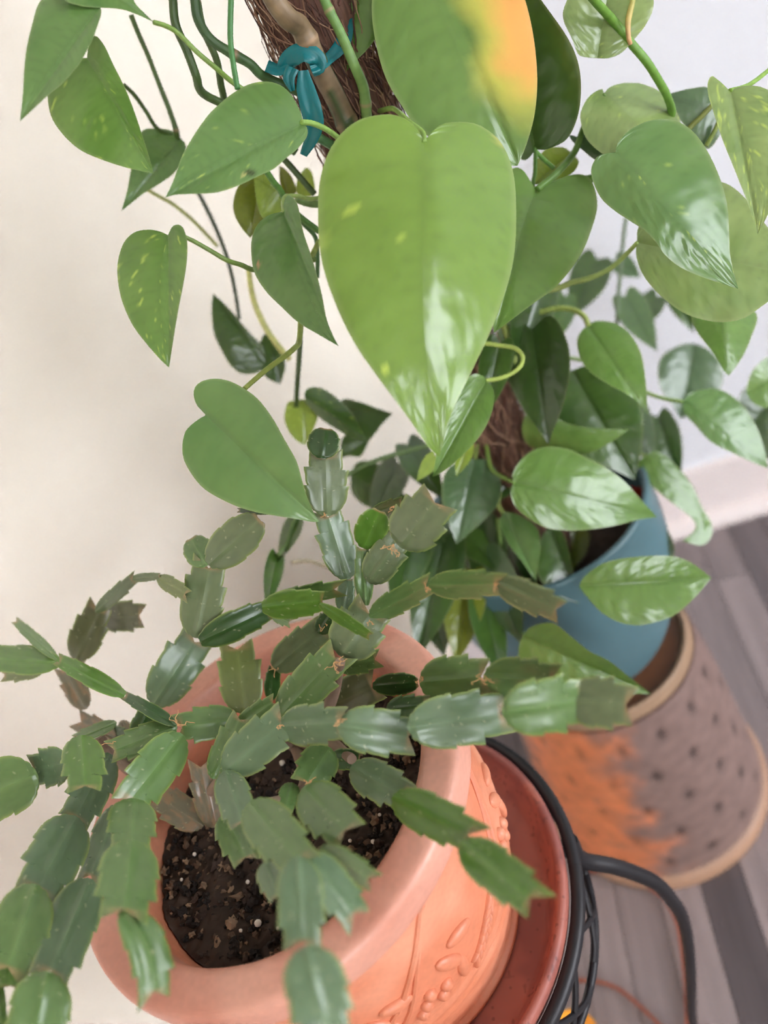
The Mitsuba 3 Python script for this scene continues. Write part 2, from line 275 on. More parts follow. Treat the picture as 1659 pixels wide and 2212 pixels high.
# ------------------------------------------------------------------ coir pole
QX, QY, QR = -0.088, 0.590, 0.0275
zz = np.linspace(.41, 1.32, 420)
def coir(R, A, Z):
    P = np.stack([np.cos(A) * 9, np.sin(A) * 9, Z * 26], -1); return .006 * (meshkit.fbm(P, 3, 3) - .5) + .0022 * (meshkit.noise(np.stack([np.cos(A) * 34, np.sin(A) * 34, Z * 60], -1), 8) - .5)
v, f, A = lathe(np.c_[np.full(420, QR), zz], QX, QY, 110, coir)
t = meshkit.fbm(np.c_[np.cos(A) * 16, np.sin(A) * 16, v[:, 2] * 45], 3, 6)[:, None]
put('coir_pole', (v, f), 'm_vc_matte', smooth=True, color=lin((52, 34, 28)) * (1 - t) + lin((128, 92, 74)) * t)
ms, cs = [], []; q = np.random.default_rng(12)
for i in range(900):
    z = q.uniform(.55, 1.15); a = q.uniform(math.pi * .9, math.pi * 2.1); L = q.uniform(.02, .07); tw = q.normal(0, .5); h = q.uniform(.0002, .0035); s = np.linspace(0, 1, 9)
    wv = q.normal(0, .08, 9).cumsum() * .5
    aa = a + tw * s + wv; r0 = QR + .001 + h * np.sin(s * np.pi) * 2
    P = np.stack([QX + r0 * np.cos(aa), QY + r0 * np.sin(aa), z + L * s * q.choice([-1, 1]) + q.normal(0, .0015, 9)], 1)
    tv, tf = tube_mesh(P, q.uniform(.00025, .0006), 5); ms.append(trimesh.Trimesh(tv, tf, process=False)); cs.append(np.tile(lin(q.choice([(96, 62, 50), (132, 98, 78), (70, 44, 36), (150, 118, 94)])), (len(tv), 1)))
put('coir_pole__fiber', cat(ms), 'm_vc_matte', color=np.vstack(cs)); labels['coir_pole__fiber'] = {'kind': 'stuff'}
tag('coir_pole', 'shaggy brown coir pole rising out of the blue pot', 'plant pole')

# ------------------------------------------------------------------ blades (pothos leaves and cactus joints)
def depth_plane(p3, z3):
    """Inverse depth is linear in the picture over any flat sheet: its three coefficients from three points."""
    return np.linalg.solve(np.c_[np.asarray(p3, float), np.ones(3)], 1.0 / np.asarray(z3, float))
WIN = np.array([XR, -0.20, 1.32])
def aimed(co, b, zb, p, share):
    """Turns a sheet about its base so that at picture point p it faces, by that share, half-way between the eye and the window."""
    P = at([p], zb)[0]; v = EYE - P; v /= np.linalg.norm(v); l = WIN - P; l /= np.linalg.norm(l); h = v + l; h /= np.linalg.norm(h)
    # the present normal: inverse depth a x + b y + c over the picture belongs to the plane through these three points
    q3 = np.array([p, np.add(p, (40, 0)), np.add(p, (0, 40))], float); W = at(q3, 1 / (np.c_[q3, np.ones(3)] @ co)); n = np.cross(W[1] - W[0], W[2] - W[0]); n /= np.linalg.norm(n); n *= np.sign(n @ v)
    n = n * (1 - share) + h * share; B = at([b], zb)[0]
    q3 = np.array([b, np.add(b, (40, 0)), np.add(b, (0, 40))], float); d = ray(q3); t = ((B - EYE) @ n) / (d @ n)
    return depth_plane(q3, t)
LEAF_N, LEAF_M = 60, 15
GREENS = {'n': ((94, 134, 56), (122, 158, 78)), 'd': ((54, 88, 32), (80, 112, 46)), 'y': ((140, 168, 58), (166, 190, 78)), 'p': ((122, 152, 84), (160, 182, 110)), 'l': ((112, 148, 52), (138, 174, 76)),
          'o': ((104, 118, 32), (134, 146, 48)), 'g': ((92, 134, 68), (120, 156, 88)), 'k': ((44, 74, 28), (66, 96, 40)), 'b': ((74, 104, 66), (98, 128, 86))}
def leaf(base, tip, L, R, zb, zt, zs=0.0, mid=(), tone='n', fold=.10, arch=.05, droop=.05, vein=1.0, var=0.0, label=None, patch=None, seed=None, aim=None):
    """A heart-shaped leaf: outlines L and R run from the base round each lobe to the tip. zb, zt: depths of base and tip; zs: how much deeper the R side lies.
    fold: V along the midrib, arch: bow along the length, droop: rolled edges, all as shares of the leaf's length."""
    base, tip = np.array(base, float), np.array(tip, float); seed = len(USED) if seed is None else seed; q = np.random.default_rng(seed)
    ax = tip - base; Lp = np.linalg.norm(ax); u = ax / Lp; nrm = np.array([-u[1], u[0]])
    Ra = np.asarray(R, float); side = nrm if ((Ra - base) @ nrm).mean() > 0 else -nrm
    w = max(np.abs((Ra - base) @ nrm).max(), np.abs((np.asarray(L, float) - base) @ nrm).max())
    zm = (zb + zt) / 2; co = depth_plane([base, tip, base + ax / 2 + side * w], [zb, zt, zm + zs]); co = co if aim is None else aimed(co, base, zb, *aim)
    M = spline([base, *mid, tip], 200); size = Lp / F_PX * zm
    k = np.linspace(0, 1, LEAF_N); verts, faces, cols, off = [], [], [], 0
    c0, c1 = (lin(c) * .80 for c in GREENS[tone])
    for sgn, O in ((-1, L), (1, R)):
        E = spline([base, *O, tip], LEAF_N); pr = np.clip(((E - base) @ u) / Lp, 0, 1)
        m = np.maximum.accumulate(pr); m = np.clip(.86 * np.maximum(m - .10 * np.sin(np.pi * k) ** .8, 0) + .14 * k, 0, 1); m = np.maximum.accumulate(m); m[-1] = 1
        C = np.stack([np.interp(m, np.linspace(0, 1, 200), M[:, i]) for i in (0, 1)], 1)
        j = np.linspace(0, 1, LEAF_M)[None, :, None]
        bow = (j * (1 - j)) * .10 * Lp * np.sin(np.pi * k)[:, None, None] * u                 # side veins sweep forwards
        P = C[:, None] * (1 - j) + E[:, None] * j - bow
        J, K = np.broadcast_to(j[..., 0], P.shape[:2]), np.broadcast_to(k[:, None], P.shape[:2])
        wd = np.abs((P - base) @ nrm) / w
        mm = np.broadcast_to(m[:, None], K.shape) if True else K
        z = 1.0 / (np.concatenate([P, np.ones(P.shape[:2] + (1,))], -1) @ co)
        n_ = meshkit.noise(np.stack([P[..., 0] / Lp * 7, P[..., 1] / Lp * 7, P[..., 0] * 0 + seed], -1), seed) - .5
        quilt = np.sin(m[:, None] * 2 * np.pi * 8 + J * 1.2 + sgn + 5 * n_) * J ** .7 * (1 - J ** 4)
        dz = size * (-fold * wd - arch * 4 * mm * (1 - mm) + droop * wd ** 2 * 1.2 + vein * .0030 * quilt * np.sin(np.pi * np.clip(K, .02, 1)) + .016 * n_ * J + vein * .0055 * (meshkit.noise(np.stack([m[:, None] * 30 - J * 6, J * 7 + sgn * 9, P[..., 0] * 0 + seed], -1), seed + 5) - .5) * np.sin(np.pi * np.clip(J, 0, 1)) ** .5) + size * .006 * np.exp(-(wd / .05) ** 2)
        P3 = EYE + ray(P.reshape(-1, 2)) * (z + dz).reshape(-1, 1)
        f1 = meshkit.fbm(np.stack([P[..., 0] / Lp * 4, P[..., 1] / Lp * 4, P[..., 0] * 0 + seed * 1.7], -1), 3, seed)
        t = np.clip(.5 + 1.2 * (f1 - .5) + .10 * quilt, 0, 1)[..., None]
        c = c0 * (1 - t) + c1 * t
        c = c * (1 + .10 * np.exp(-(wd / .02) ** 2) - .12 * np.exp(-(wd / .07) ** 2))[..., None]
        c = c * (1 - .10 * vein * np.exp(-((np.abs(quilt) - 0) / .12) ** 2))[..., None]
        if var:
            s1 = meshkit.fbm(np.stack([(m[:, None] * 26 - J * 5), J * 5 + sgn * 9, P[..., 0] * 0 + seed], -1), 3, seed + 1); b = np.clip((s1 - (.80 - .18 * var)) / .09, 0, 1)[..., None] * .6
            c = c * (1 - b) + lin((190, 208, 96)) * b
        if patch is not None: c = patch(P, c, f1)
        e = np.clip((J - .955) / .045, 0, 1)[..., None] * .5; c = c * (1 - e) + (c * .6 + lin((196, 206, 150)) * .35) * e
        nv = P3.shape[0]; ff = grid_faces(LEAF_N, LEAF_M) + off
        verts.append(P3); faces.append(ff if sgn > 0 else ff[:, ::-1]); cols.append(c.reshape(-1, 3)); off += nv
    kk = put('pothos__leaf', (np.vstack(verts), np.vstack(faces)), 'm_leaf', smooth=True, color=np.clip(np.vstack(cols), 0, 1))
    if label: labels[kk] = {'label': label}
    return kk
def stem(pts, zs, wpx, c=(96, 132, 60), name='vine', c2=None, parent='pothos', nodes=()):
    """A vine or petiole through picture points at depths zs, wpx pixels thick."""
    pts = np.asarray(pts, float); zs = np.interp(np.linspace(0, 1, len(pts)), np.linspace(0, 1, len(np.atleast_1d(zs))), np.atleast_1d(zs))
    P = spline(np.c_[pts, zs], max(20, 16 * len(pts))); W = at(P[:, :2], P[:, 2]); n = len(W); s = np.linspace(0, 1, n)
    r = np.interp(s, np.linspace(0, 1, len(np.atleast_1d(wpx))), np.atleast_1d(wpx)) / 2 / F_PX * P[:, 2]
    col = np.tile(lin(c), (n, 1)) * (1 - s[:, None]) + s[:, None] * lin(c2 or c)
    q = np.random.default_rng(len(USED)); col = col * (.86 + .28 * meshkit.noise(W * 420, 3)[:, None])
    for t in nodes:
        b = np.exp(-((s - t) / .022) ** 2); r = r * (1 + .16 * b); b = np.exp(-((s - t) / .009) ** 2) * .8; col = col * (1 - b[:, None]) + lin((160, 132, 104)) * b[:, None]
    v, f = tube_mesh(W, r, 10); a = np.repeat(col, 10, 0)
    if tuple(c) == BARK:
        st = meshkit.noise(np.c_[np.tile(np.arange(10) * 1.7, n), np.repeat(s * 14, 10), np.zeros(n * 10)], 4)[:, None]; sp = (np.repeat(s, 10)[:, None] > .36) * np.clip((st - .5) / .08, 0, 1); a = (a * (.55 + .75 * st)) * (1 - sp) + sp * lin((58, 76, 40))
    return put(f'{parent}__{name}', (v, f), 'm_vc_satin', smooth=True, color=np.vstack([a, col[:1], col[-1:]]))
BARK = (124, 104, 78)

# ------------------------------------------------------------------ the pothos on the pole
tag('pothos', 'tall climbing pothos with heart-shaped green leaves hanging around the coir pole', 'plant')
def yellowing(P, c, f1):
    x, y = P[..., 0], P[..., 1]
    b = np.clip((x - (1000 + .30 * np.maximum(y, -80)) + 230 * (f1 - .5)) / 55 + .2, 0, 1); o = np.clip((x - (1040 + .30 * np.maximum(y, -80)) + 200 * (f1 - .5)) / 60, 0, 1)
    b = (b * np.clip((290 - y + 170 * (f1 - .5)) / 110, 0, 1))[..., None]; o = (o * np.clip((220 - y + 100 * (f1 - .5)) / 70, 0, 1))[..., None]
    c = c * (1 - b) + lin((190, 188, 82)) * b
    return c * (1 - o) + lin((236, 172, 92)) * o
def spots(*marks):
    """Small blemishes: (x, y, radius along, radius across, angle, colour) each."""
    def f(P, c, f1):
        for x, y, ra, rb, an, col in marks:
            d, a = P - [x, y], math.radians(an); u, w = d @ [math.cos(a), math.sin(a)], d @ [-math.sin(a), math.cos(a)]
            b = np.clip(1.6 - 1.4 * np.hypot(u / ra, w / rb), 0, 1)[..., None]; c = c * (1 - b) + lin(col) * b
        return c
    return f
PALE = (186, 206, 92)
# the big leaves in front of the pole
leaf((917, 306), (948, 986), [(897, 272), (868, 253), (830, 247), (770, 262), (720, 310), (692, 385), (687, 470), (694, 560), (722, 650), (765, 740), (820, 820), (880, 900), (925, 965)],
     [(932, 286), (950, 271), (975, 264), (1030, 268), (1080, 305), (1108, 370), (1115, 450), (1112, 540), (1095, 620), (1060, 715), (1020, 800), (975, 895), (955, 965)], .430, .405, .02,
     [(913, 500), (915, 700), (930, 850)], 'l', fold=-.09, arch=.12, aim=((1010, 760), .30), patch=spots((750, 462, 34, 7, -28, PALE), (697, 522, 9, 22, 0, PALE), (868, 518, 16, 6, -50, PALE), (832, 797, 8, 8, 0, PALE), (1080, 305, 22, 10, 50, (170, 170, 80))), label='large heart-shaped leaf with its pointed tip hanging lowest in front of the pole', seed=101)
leaf((900, -170), (1118, 358), [(870, -195), (830, -130), (806, -20), (806, 60), (830, 160), (870, 232), (912, 285), (1000, 335), (1075, 358)],
     [(940, -195), (1040, -150), (1110, -60), (1145, 40), (1160, 150), (1156, 240), (1138, 310)], .475, .470, .0, [(945, 0), (985, 100), (1035, 220)], 'n', fold=.05, patch=yellowing,
     label='leaf turning yellow and orange along one edge', seed=102)
leaf((1157, 322), (1080, -90), [(1140, 343), (1122, 338), (1090, 250), (1065, 100), (1065, 0)], [(1172, 324), (1190, 320), (1225, 300), (1247, 255), (1255, 200), (1250, 140), (1228, 85), (1185, 22), (1130, -50)], .520, .500, -.03, tone='d', fold=.06, seed=103)
leaf((800, -140), (743, 160), [(770, -150), (745, -60), (745, 20), (745, 80), (743, 130)], [(835, -110), (845, -20), (820, 65), (795, 105), (765, 135)], .50, .50, .0, tone='n', fold=.05, seed=104)
leaf((216, 14), (43, 262), [(200, -25), (165, -42), (120, -25), (85, 5), (70, 50), (58, 100), (52, 150), (49, 205)], [(219, 28), (210, 58), (197, 92), (170, 140), (135, 180), (103, 207), (62, 245)], .425, .41, -.01, [(150, 90), (85, 185)], 'g', fold=.10, arch=.06, seed=105)
leaf((188, 125), (332, 375), [(165, 128), (130, 145), (108, 175), (103, 210), (112, 255), (140, 295), (175, 325), (220, 345), (272, 362), (312, 371)], [(192, 98), (205, 77), (225, 98), (245, 140), (270, 190), (290, 240), (310, 300), (325, 348)], .46, .45, .0, [(235, 215), (290, 310)], 'n', fold=.08, var=.3, seed=106)
leaf((165, -65), (332, 48), [(130, -60), (135, -5), (170, 12), (200, 16), (260, 20), (300, 33)], [(190, -90), (240, -90), (280, -20), (293, 8), (312, 28)], .43, .44, .01, tone='g', seed=107)
leaf((392, 300), (262, 456), [(370, 282), (340, 278), (308, 282), (292, 320), (282, 370), (275, 410)], [(402, 315), (396, 345), (375, 375), (340, 400), (310, 418), (285, 438)], .59, .57, .0, tone='g', seed=108)
leaf((655, 265), (357, 427), [(650, 245), (641, 225), (627, 202), (606, 184), (577, 176), (541, 181), (505, 200), (468, 230), (443, 257), (414, 300), (393, 338), (374, 391)],
     [(664, 278), (662, 297), (642, 322), (620, 340), (591, 365), (555, 382), (515, 401), (468, 416), (414, 419), (378, 421)], .465, .43, -.01, [(566, 304), (497, 332), (430, 372)], 'g', fold=.07, arch=.10, var=.15, patch=spots((541, 373, 14, 7, 15, (52, 54, 30)), (526, 378, 7, 5, 0, (176, 176, 110))), label='leaf with a small brown-edged hole near its lower edge', seed=109)
leaf((363, 508), (365, 794), [(345, 500), (320, 496), (290, 502), (267, 525), (255, 563), (254, 600), (262, 645), (280, 690), (300, 722), (340, 770)],
     [(372, 490), (384, 485), (396, 493), (404, 520), (404, 560), (397, 610), (387, 660), (376, 725), (369, 770)], .46, .445, -.012, [(353, 545), (345, 600), (345, 660), (352, 720)], 'n', fold=.12, var=.55, seed=110)
leaf((613, 457), (732, 748), [(598, 460), (580, 465), (556, 485), (544, 515), (543, 550), (550, 590), (575, 630), (610, 665), (645, 697), (690, 724)],
     [(613, 438), (622, 421), (636, 430), (645, 450), (655, 500), (670, 545), (682, 585), (695, 635), (706, 690), (722, 730)], .47, .44, -.018, [(617, 480), (632, 545), (655, 610), (692, 690)], 'g', fold=.16, arch=.10, seed=111, patch=spots((558, 571, 6, 7, 0, (176, 140, 104))))
leaf((444, 896), (690, 1127), [(441, 888), (425, 875), (418, 847), (430, 827), (460, 818), (495, 823), (530, 841), (560, 865), (590, 905), (615, 950), (640, 995), (652, 1035), (662, 1070), (676, 1104)],
     [(440, 902), (425, 909), (402, 930), (394, 960), (397, 992), (415, 1026), (440, 1055), (475, 1077), (515, 1095), (555, 1107), (600, 1115), (640, 1121), (672, 1127)], .465, .462, .005, [(500, 950), (590, 1040)], 'g', fold=.05, arch=.04, vein=.5,
     label='heart-shaped leaf whose tip touches the cactus', seed=112)
# right-hand cluster
leaf((1330, 329), (1595, 624), [(1334, 310), (1360, 281), (1395, 263), (1430, 257), (1465, 263), (1496, 283), (1522, 316), (1545, 360), (1562, 405), (1572, 450), (1575, 500), (1577, 548), (1586, 592)],
     [(1312, 331), (1290, 339), (1277, 365), (1282, 395), (1300, 430), (1330, 457), (1365, 480), (1395, 500), (1418, 525), (1436, 550), (1466, 575), (1510, 596), (1560, 613)], .455, .43, .015, [(1375, 372), (1430, 440), (1495, 510), (1555, 582)], 'g', fold=-.10, arch=.09, droop=.0, var=.25, aim=((1520, 420), .60),
     label='glossy leaf with a bright bluish sheen along its outer half', seed=113)
leaf((1577, 195), (1637, 506), [(1563, 187), (1550, 173), (1538, 164), (1529, 178), (1530, 205), (1542, 245), (1560, 300), (1580, 350), (1600, 400), (1620, 452)], [(1590, 190), (1612, 185), (1650, 190), (1690, 220), (1715, 290), (1700, 370), (1670, 440), (1648, 485)], .475, .45, .0, [(1600, 260), (1625, 350), (1638, 430)], 'p', var=.6, seed=114)
leaf((1377, 524), (1740, 600), [(1376, 505), (1385, 480), (1430, 425), (1495, 395), (1562, 394), (1610, 428), (1650, 480), (1700, 545)], [(1374, 535), (1375, 557), (1386, 588), (1405, 616), (1435, 646), (1475, 675), (1520, 691), (1565, 696), (1608, 687), (1645, 662), (1690, 630)], .525, .50, -.01, tone='p', fold=.05, droop=.1, arch=.05, seed=115)
leaf((1158, 414), (1067, 719), [(1150, 398), (1128, 366), (1105, 365), (1080, 400), (1066, 480), (1062, 560), (1060, 650)], [(1170, 404), (1200, 389), (1245, 376), (1274, 385), (1287, 415), (1290, 450), (1278, 495), (1260, 540), (1230, 586), (1195, 625), (1160, 650), (1125, 676), (1090, 702)], .54, .51, .0, [(1142, 450), (1125, 500), (1110, 565)], 'n', fold=.08, arch=.10, seed=116)
leaf((1290, 126), (1330, -120), [(1272, 124), (1250, 118), (1236, 85), (1216, 38), (1225, 0), (1255, -60)], [(1318, 125), (1345, 112), (1376, 78), (1397, 50), (1412, 10), (1400, -50)], .51, .50, .0, tone='p', var=.35, seed=117)
leaf((1304, 203), (1440, 350), [(1300, 192), (1275, 206), (1258, 232), (1254, 262), (1275, 310), (1340, 350)], [(1318, 188), (1342, 180), (1365, 179), (1390, 182), (1431, 202), (1464, 246), (1472, 300)], .53, .53, .01, [(1316, 208), (1376, 268)], 'p', var=.25, fold=-.10, seed=118)
leaf((1248, 296), (1410, 370), [(1258, 284), (1275, 270), (1296, 258), (1325, 254), (1353, 258), (1378, 280), (1400, 330)], [(1230, 292), (1238, 307), (1258, 324), (1280, 342), (1322, 366), (1370, 378)], .55, .55, .0, [(1275, 303), (1316, 329)], 'b', fold=-.12, seed=119)
leaf((1558, 235), (1436, 210), [(1550, 205), (1526, 188), (1498, 190), (1469, 196), (1446, 203)], [(1565, 270), (1550, 300), (1529, 322), (1505, 305), (1480, 272), (1452, 238)], .56, .56, .0, tone='b', fold=-.05, seed=120)
leaf((1235, 330), (1150, 400), [(1215, 318), (1180, 322), (1158, 350)], [(1250, 350), (1235, 375), (1195, 392)], .58, .58, .0, tone='y', seed=121)
leaf((1560, 640), (1574, 812), [(1530, 650), (1495, 680), (1503, 712), (1521, 738), (1545, 768), (1562, 798)], [(1590, 645), (1635, 680), (1622, 730), (1607, 765), (1589, 793)], .60, .58, .0, [(1562, 704), (1570, 760)], 'n', fold=-.14, seed=122)
leaf((1700, 800), (1612, 850), [(1665, 770), (1630, 795), (1616, 825)], [(1700, 860), (1660, 880), (1630, 872)], .70, .70, .0, tone='n', seed=123)
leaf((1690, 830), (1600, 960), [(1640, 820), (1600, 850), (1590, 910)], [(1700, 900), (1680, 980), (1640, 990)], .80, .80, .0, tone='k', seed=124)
# around the pole, behind the front leaves
leaf((565, 372), (540, 514), [(545, 375), (517, 398), (504, 434), (506, 462), (520, 490)], [(590, 380), (590, 430), (572, 480)], .57, .56, .0, tone='o', seed=125)
leaf((612, 418), (548, 380), [(600, 395), (577, 379), (560, 376)], [(616, 450), (587, 468), (566, 470), (553, 430)], .555, .55, .0, tone='y', seed=126)
leaf((622, 422), (603, 358), [(640, 415), (632, 385), (616, 365)], [(612, 415), (604, 390)], .60, .60, .0, tone='o', seed=127)
leaf((655, 425), (660, 362), [(640, 415), (643, 385)], [(680, 420), (676, 380), (668, 365)], .62, .62, .0, tone='y', seed=128)
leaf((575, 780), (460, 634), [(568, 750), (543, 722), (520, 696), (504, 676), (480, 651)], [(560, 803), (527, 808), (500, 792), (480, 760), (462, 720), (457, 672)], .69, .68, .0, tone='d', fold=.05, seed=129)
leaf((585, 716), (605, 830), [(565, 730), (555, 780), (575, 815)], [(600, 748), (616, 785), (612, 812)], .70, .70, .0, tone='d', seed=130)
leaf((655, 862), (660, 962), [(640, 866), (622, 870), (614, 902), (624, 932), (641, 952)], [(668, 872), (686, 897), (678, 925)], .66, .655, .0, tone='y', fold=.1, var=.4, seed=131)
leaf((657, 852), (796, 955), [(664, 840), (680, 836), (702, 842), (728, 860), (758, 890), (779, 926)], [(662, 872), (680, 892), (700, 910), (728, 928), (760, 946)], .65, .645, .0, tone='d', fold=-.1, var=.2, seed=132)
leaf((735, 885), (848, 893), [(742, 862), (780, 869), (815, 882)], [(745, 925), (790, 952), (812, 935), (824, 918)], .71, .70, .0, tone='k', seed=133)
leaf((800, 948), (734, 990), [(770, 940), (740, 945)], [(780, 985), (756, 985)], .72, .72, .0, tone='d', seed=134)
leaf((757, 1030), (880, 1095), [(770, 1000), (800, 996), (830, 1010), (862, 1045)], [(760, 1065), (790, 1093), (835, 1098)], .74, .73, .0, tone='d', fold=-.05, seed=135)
leaf((1052, 820), (935, 1030), [(1035, 808), (1018, 810), (1003, 825), (985, 858), (960, 912), (945, 970)], [(1067, 848), (1062, 892), (1038, 940), (998, 985), (958, 1018)], .575, .55, .0, [(1037, 838), (997, 906), (960, 975)], 'n', fold=.14, seed=136)
leaf((1026, 992), (986, 1176), [(1003, 989), (975, 1006), (959, 1028), (954, 1066), (960, 1102), (973, 1142)], [(1050, 994), (1075, 1020), (1083, 1052), (1074, 1092), (1048, 1122), (1014, 1152)], .67, .65, .0, [(1020, 1060), (1005, 1120)], 'b', fold=.05, seed=137)
leaf((1110, 1042), (1420, 1117), [(1107, 1025), (1124, 995), (1155, 971), (1190, 965), (1230, 971), (1270, 990), (1312, 1012), (1350, 1041), (1387, 1082)], [(1103, 1060), (1112, 1092), (1142, 1120), (1180, 1140), (1230, 1146), (1280, 1143), (1330, 1135), (1382, 1122)], .63, .615, .01, [(1200, 1062), (1300, 1086)], 'n', fold=.0, droop=.05, arch=.12, aim=((1235, 1040), .9),
     label='glossy leaf pointing right over the blue pot', seed=138)
leaf((1137, 893), (1360, 927), [(1143, 884), (1156, 880), (1190, 895), (1230, 916), (1285, 925)], [(1128, 918), (1131, 946), (1150, 967), (1200, 978), (1268, 980), (1320, 955)], .66, .65, .0, [(1180, 912), (1240, 936)], 'n', fold=-.16, seed=139)
leaf((1235, 800), (1372, 1037), [(1200, 815), (1192, 870), (1210, 930), (1260, 985), (1325, 1015)], [(1280, 790), (1350, 825), (1386, 880), (1387, 960)], .72, .70, .0, tone='d', seed=140)
leaf((1271, 704), (1399, 896), [(1258, 712), (1248, 730), (1247, 750), (1257, 782), (1280, 808), (1310, 828), (1346, 847), (1377, 868)], [(1280, 696), (1296, 693), (1325, 697), (1350, 711), (1372, 737), (1387, 772), (1395, 825)], .63, .61, .0, [(1279, 719), (1324, 771), (1368, 834)], 'n', fold=.04, arch=.08, seed=141)
leaf((1500, 742), (1470, 905), [(1470, 745), (1432, 768), (1421, 800), (1428, 842), (1450, 872)], [(1530, 755), (1556, 785), (1560, 830), (1520, 880)], .85, .84, .0, tone='b', seed=142)
leaf((1475, 868), (1660, 1012), [(1488, 852), (1518, 841), (1548, 840), (1578, 853), (1608, 880), (1630, 914), (1647, 955)], [(1478, 892), (1504, 921), (1537, 955), (1582, 978), (1625, 998)], .68, .66, .0, [(1540, 905), (1600, 955)], 'g', fold=-.05, arch=.08, droop=.0, seed=143, aim=((1590, 890), .6))
leaf((1392, 985), (1473, 1168), [(1378, 1005), (1405, 1046), (1452, 1086), (1490, 1115), (1503, 1135), (1495, 1152)], [(1420, 975), (1460, 1005), (1496, 1050), (1516, 1095), (1537, 1132), (1536, 1160), (1515, 1178)], .74, .73, .0, [(1420, 1010), (1470, 1060), (1510, 1105), (1518, 1145)], 'n', fold=-.05, seed=144)
leaf((1251, 1267), (1537, 1248), [(1262, 1246), (1297, 1220), (1340, 1207), (1402, 1201), (1457, 1202), (1496, 1217)], [(1270, 1292), (1297, 1321), (1332, 1342), (1374, 1351), (1416, 1344), (1458, 1328), (1500, 1292)], .635, .62, .0, [(1300, 1266), (1380, 1260), (1460, 1254)], 'n', fold=.09, seed=145)
leaf((1130, 1374), (1406, 1499), [(1142, 1358), (1165, 1348), (1197, 1347), (1235, 1376), (1273, 1406), (1315, 1427), (1353, 1457)], [(1120, 1400), (1128, 1438), (1180, 1470), (1250, 1490), (1340, 1497)], .66, .64, .02, [(1200, 1392), (1300, 1446)], 'n', fold=.16, seed=146)
leaf((1089, 1105), (1158, 1256), [(1079, 1130), (1098, 1174), (1128, 1213), (1150, 1245)], [(1108, 1108), (1135, 1120), (1160, 1142), (1168, 1176), (1163, 1215)], .69, .67, .0, [(1112, 1150), (1142, 1210)], 'g', fold=.14, seed=147)
leaf((1185, 1140), (1251, 1304), [(1170, 1160), (1162, 1200), (1166, 1250), (1205, 1285)], [(1205, 1140), (1222, 1165), (1234, 1215), (1245, 1265)], .71, .69, .0, [(1195, 1195), (1218, 1250)], 'd', fold=.16, seed=148)
leaf((1250, 1140), (1236, 1232), [(1225, 1145), (1215, 1180)], [(1272, 1150), (1268, 1190), (1250, 1218)], .78, .77, .0, tone='o', seed=149)
leaf((1395, 1118), (1445, 1225), [(1356, 1128), (1364, 1165), (1390, 1200)], [(1418, 1122), (1445, 1150), (1458, 1190)], .76, .75, .0, tone='k', seed=150)
# shaded leaves deep inside the clump
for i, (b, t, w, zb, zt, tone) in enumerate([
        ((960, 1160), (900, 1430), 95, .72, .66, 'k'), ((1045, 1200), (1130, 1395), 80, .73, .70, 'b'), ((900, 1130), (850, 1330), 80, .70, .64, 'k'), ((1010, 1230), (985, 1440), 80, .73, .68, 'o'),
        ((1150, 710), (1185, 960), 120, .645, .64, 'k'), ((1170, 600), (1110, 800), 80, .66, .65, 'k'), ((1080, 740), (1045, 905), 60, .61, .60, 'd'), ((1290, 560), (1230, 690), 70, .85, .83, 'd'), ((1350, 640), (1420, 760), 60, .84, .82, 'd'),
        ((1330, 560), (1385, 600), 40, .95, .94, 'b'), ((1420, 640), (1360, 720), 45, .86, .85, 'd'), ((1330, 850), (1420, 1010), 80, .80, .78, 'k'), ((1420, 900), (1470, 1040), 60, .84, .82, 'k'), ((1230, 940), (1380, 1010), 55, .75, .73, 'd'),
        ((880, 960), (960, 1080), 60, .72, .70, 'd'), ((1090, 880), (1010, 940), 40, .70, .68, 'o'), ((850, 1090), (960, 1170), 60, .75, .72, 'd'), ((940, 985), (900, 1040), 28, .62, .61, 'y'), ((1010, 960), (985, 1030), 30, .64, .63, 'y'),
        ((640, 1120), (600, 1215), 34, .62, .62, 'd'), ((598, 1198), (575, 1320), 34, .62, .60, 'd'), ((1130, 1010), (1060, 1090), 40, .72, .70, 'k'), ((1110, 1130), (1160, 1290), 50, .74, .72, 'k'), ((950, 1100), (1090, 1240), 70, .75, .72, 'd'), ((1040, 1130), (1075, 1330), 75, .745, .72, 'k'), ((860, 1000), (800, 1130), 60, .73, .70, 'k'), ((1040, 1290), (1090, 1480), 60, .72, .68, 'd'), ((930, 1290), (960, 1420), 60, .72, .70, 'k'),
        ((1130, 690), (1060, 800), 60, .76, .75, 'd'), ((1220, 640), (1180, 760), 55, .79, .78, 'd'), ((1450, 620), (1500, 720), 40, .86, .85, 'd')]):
    b, t = np.array(b, float), np.array(t, float); u = (t - b) / np.linalg.norm(t - b); n = np.array([-u[1], u[0]]); L = np.linalg.norm(t - b)
    o = lambda s: [b - u * .09 * L + n * s * w * .28, b + n * s * w * .46 - u * .04 * L, b + u * .18 * L + n * s * w * .60, b + u * .42 * L + n * s * w * .56, b + u * .68 * L + n * s * w * .36, b + u * .88 * L + n * s * w * .13]
    leaf(b, t, o(-1), o(1), zb, zt, .02 * math.sin(i * 2.1), tone=tone, seed=200 + i)
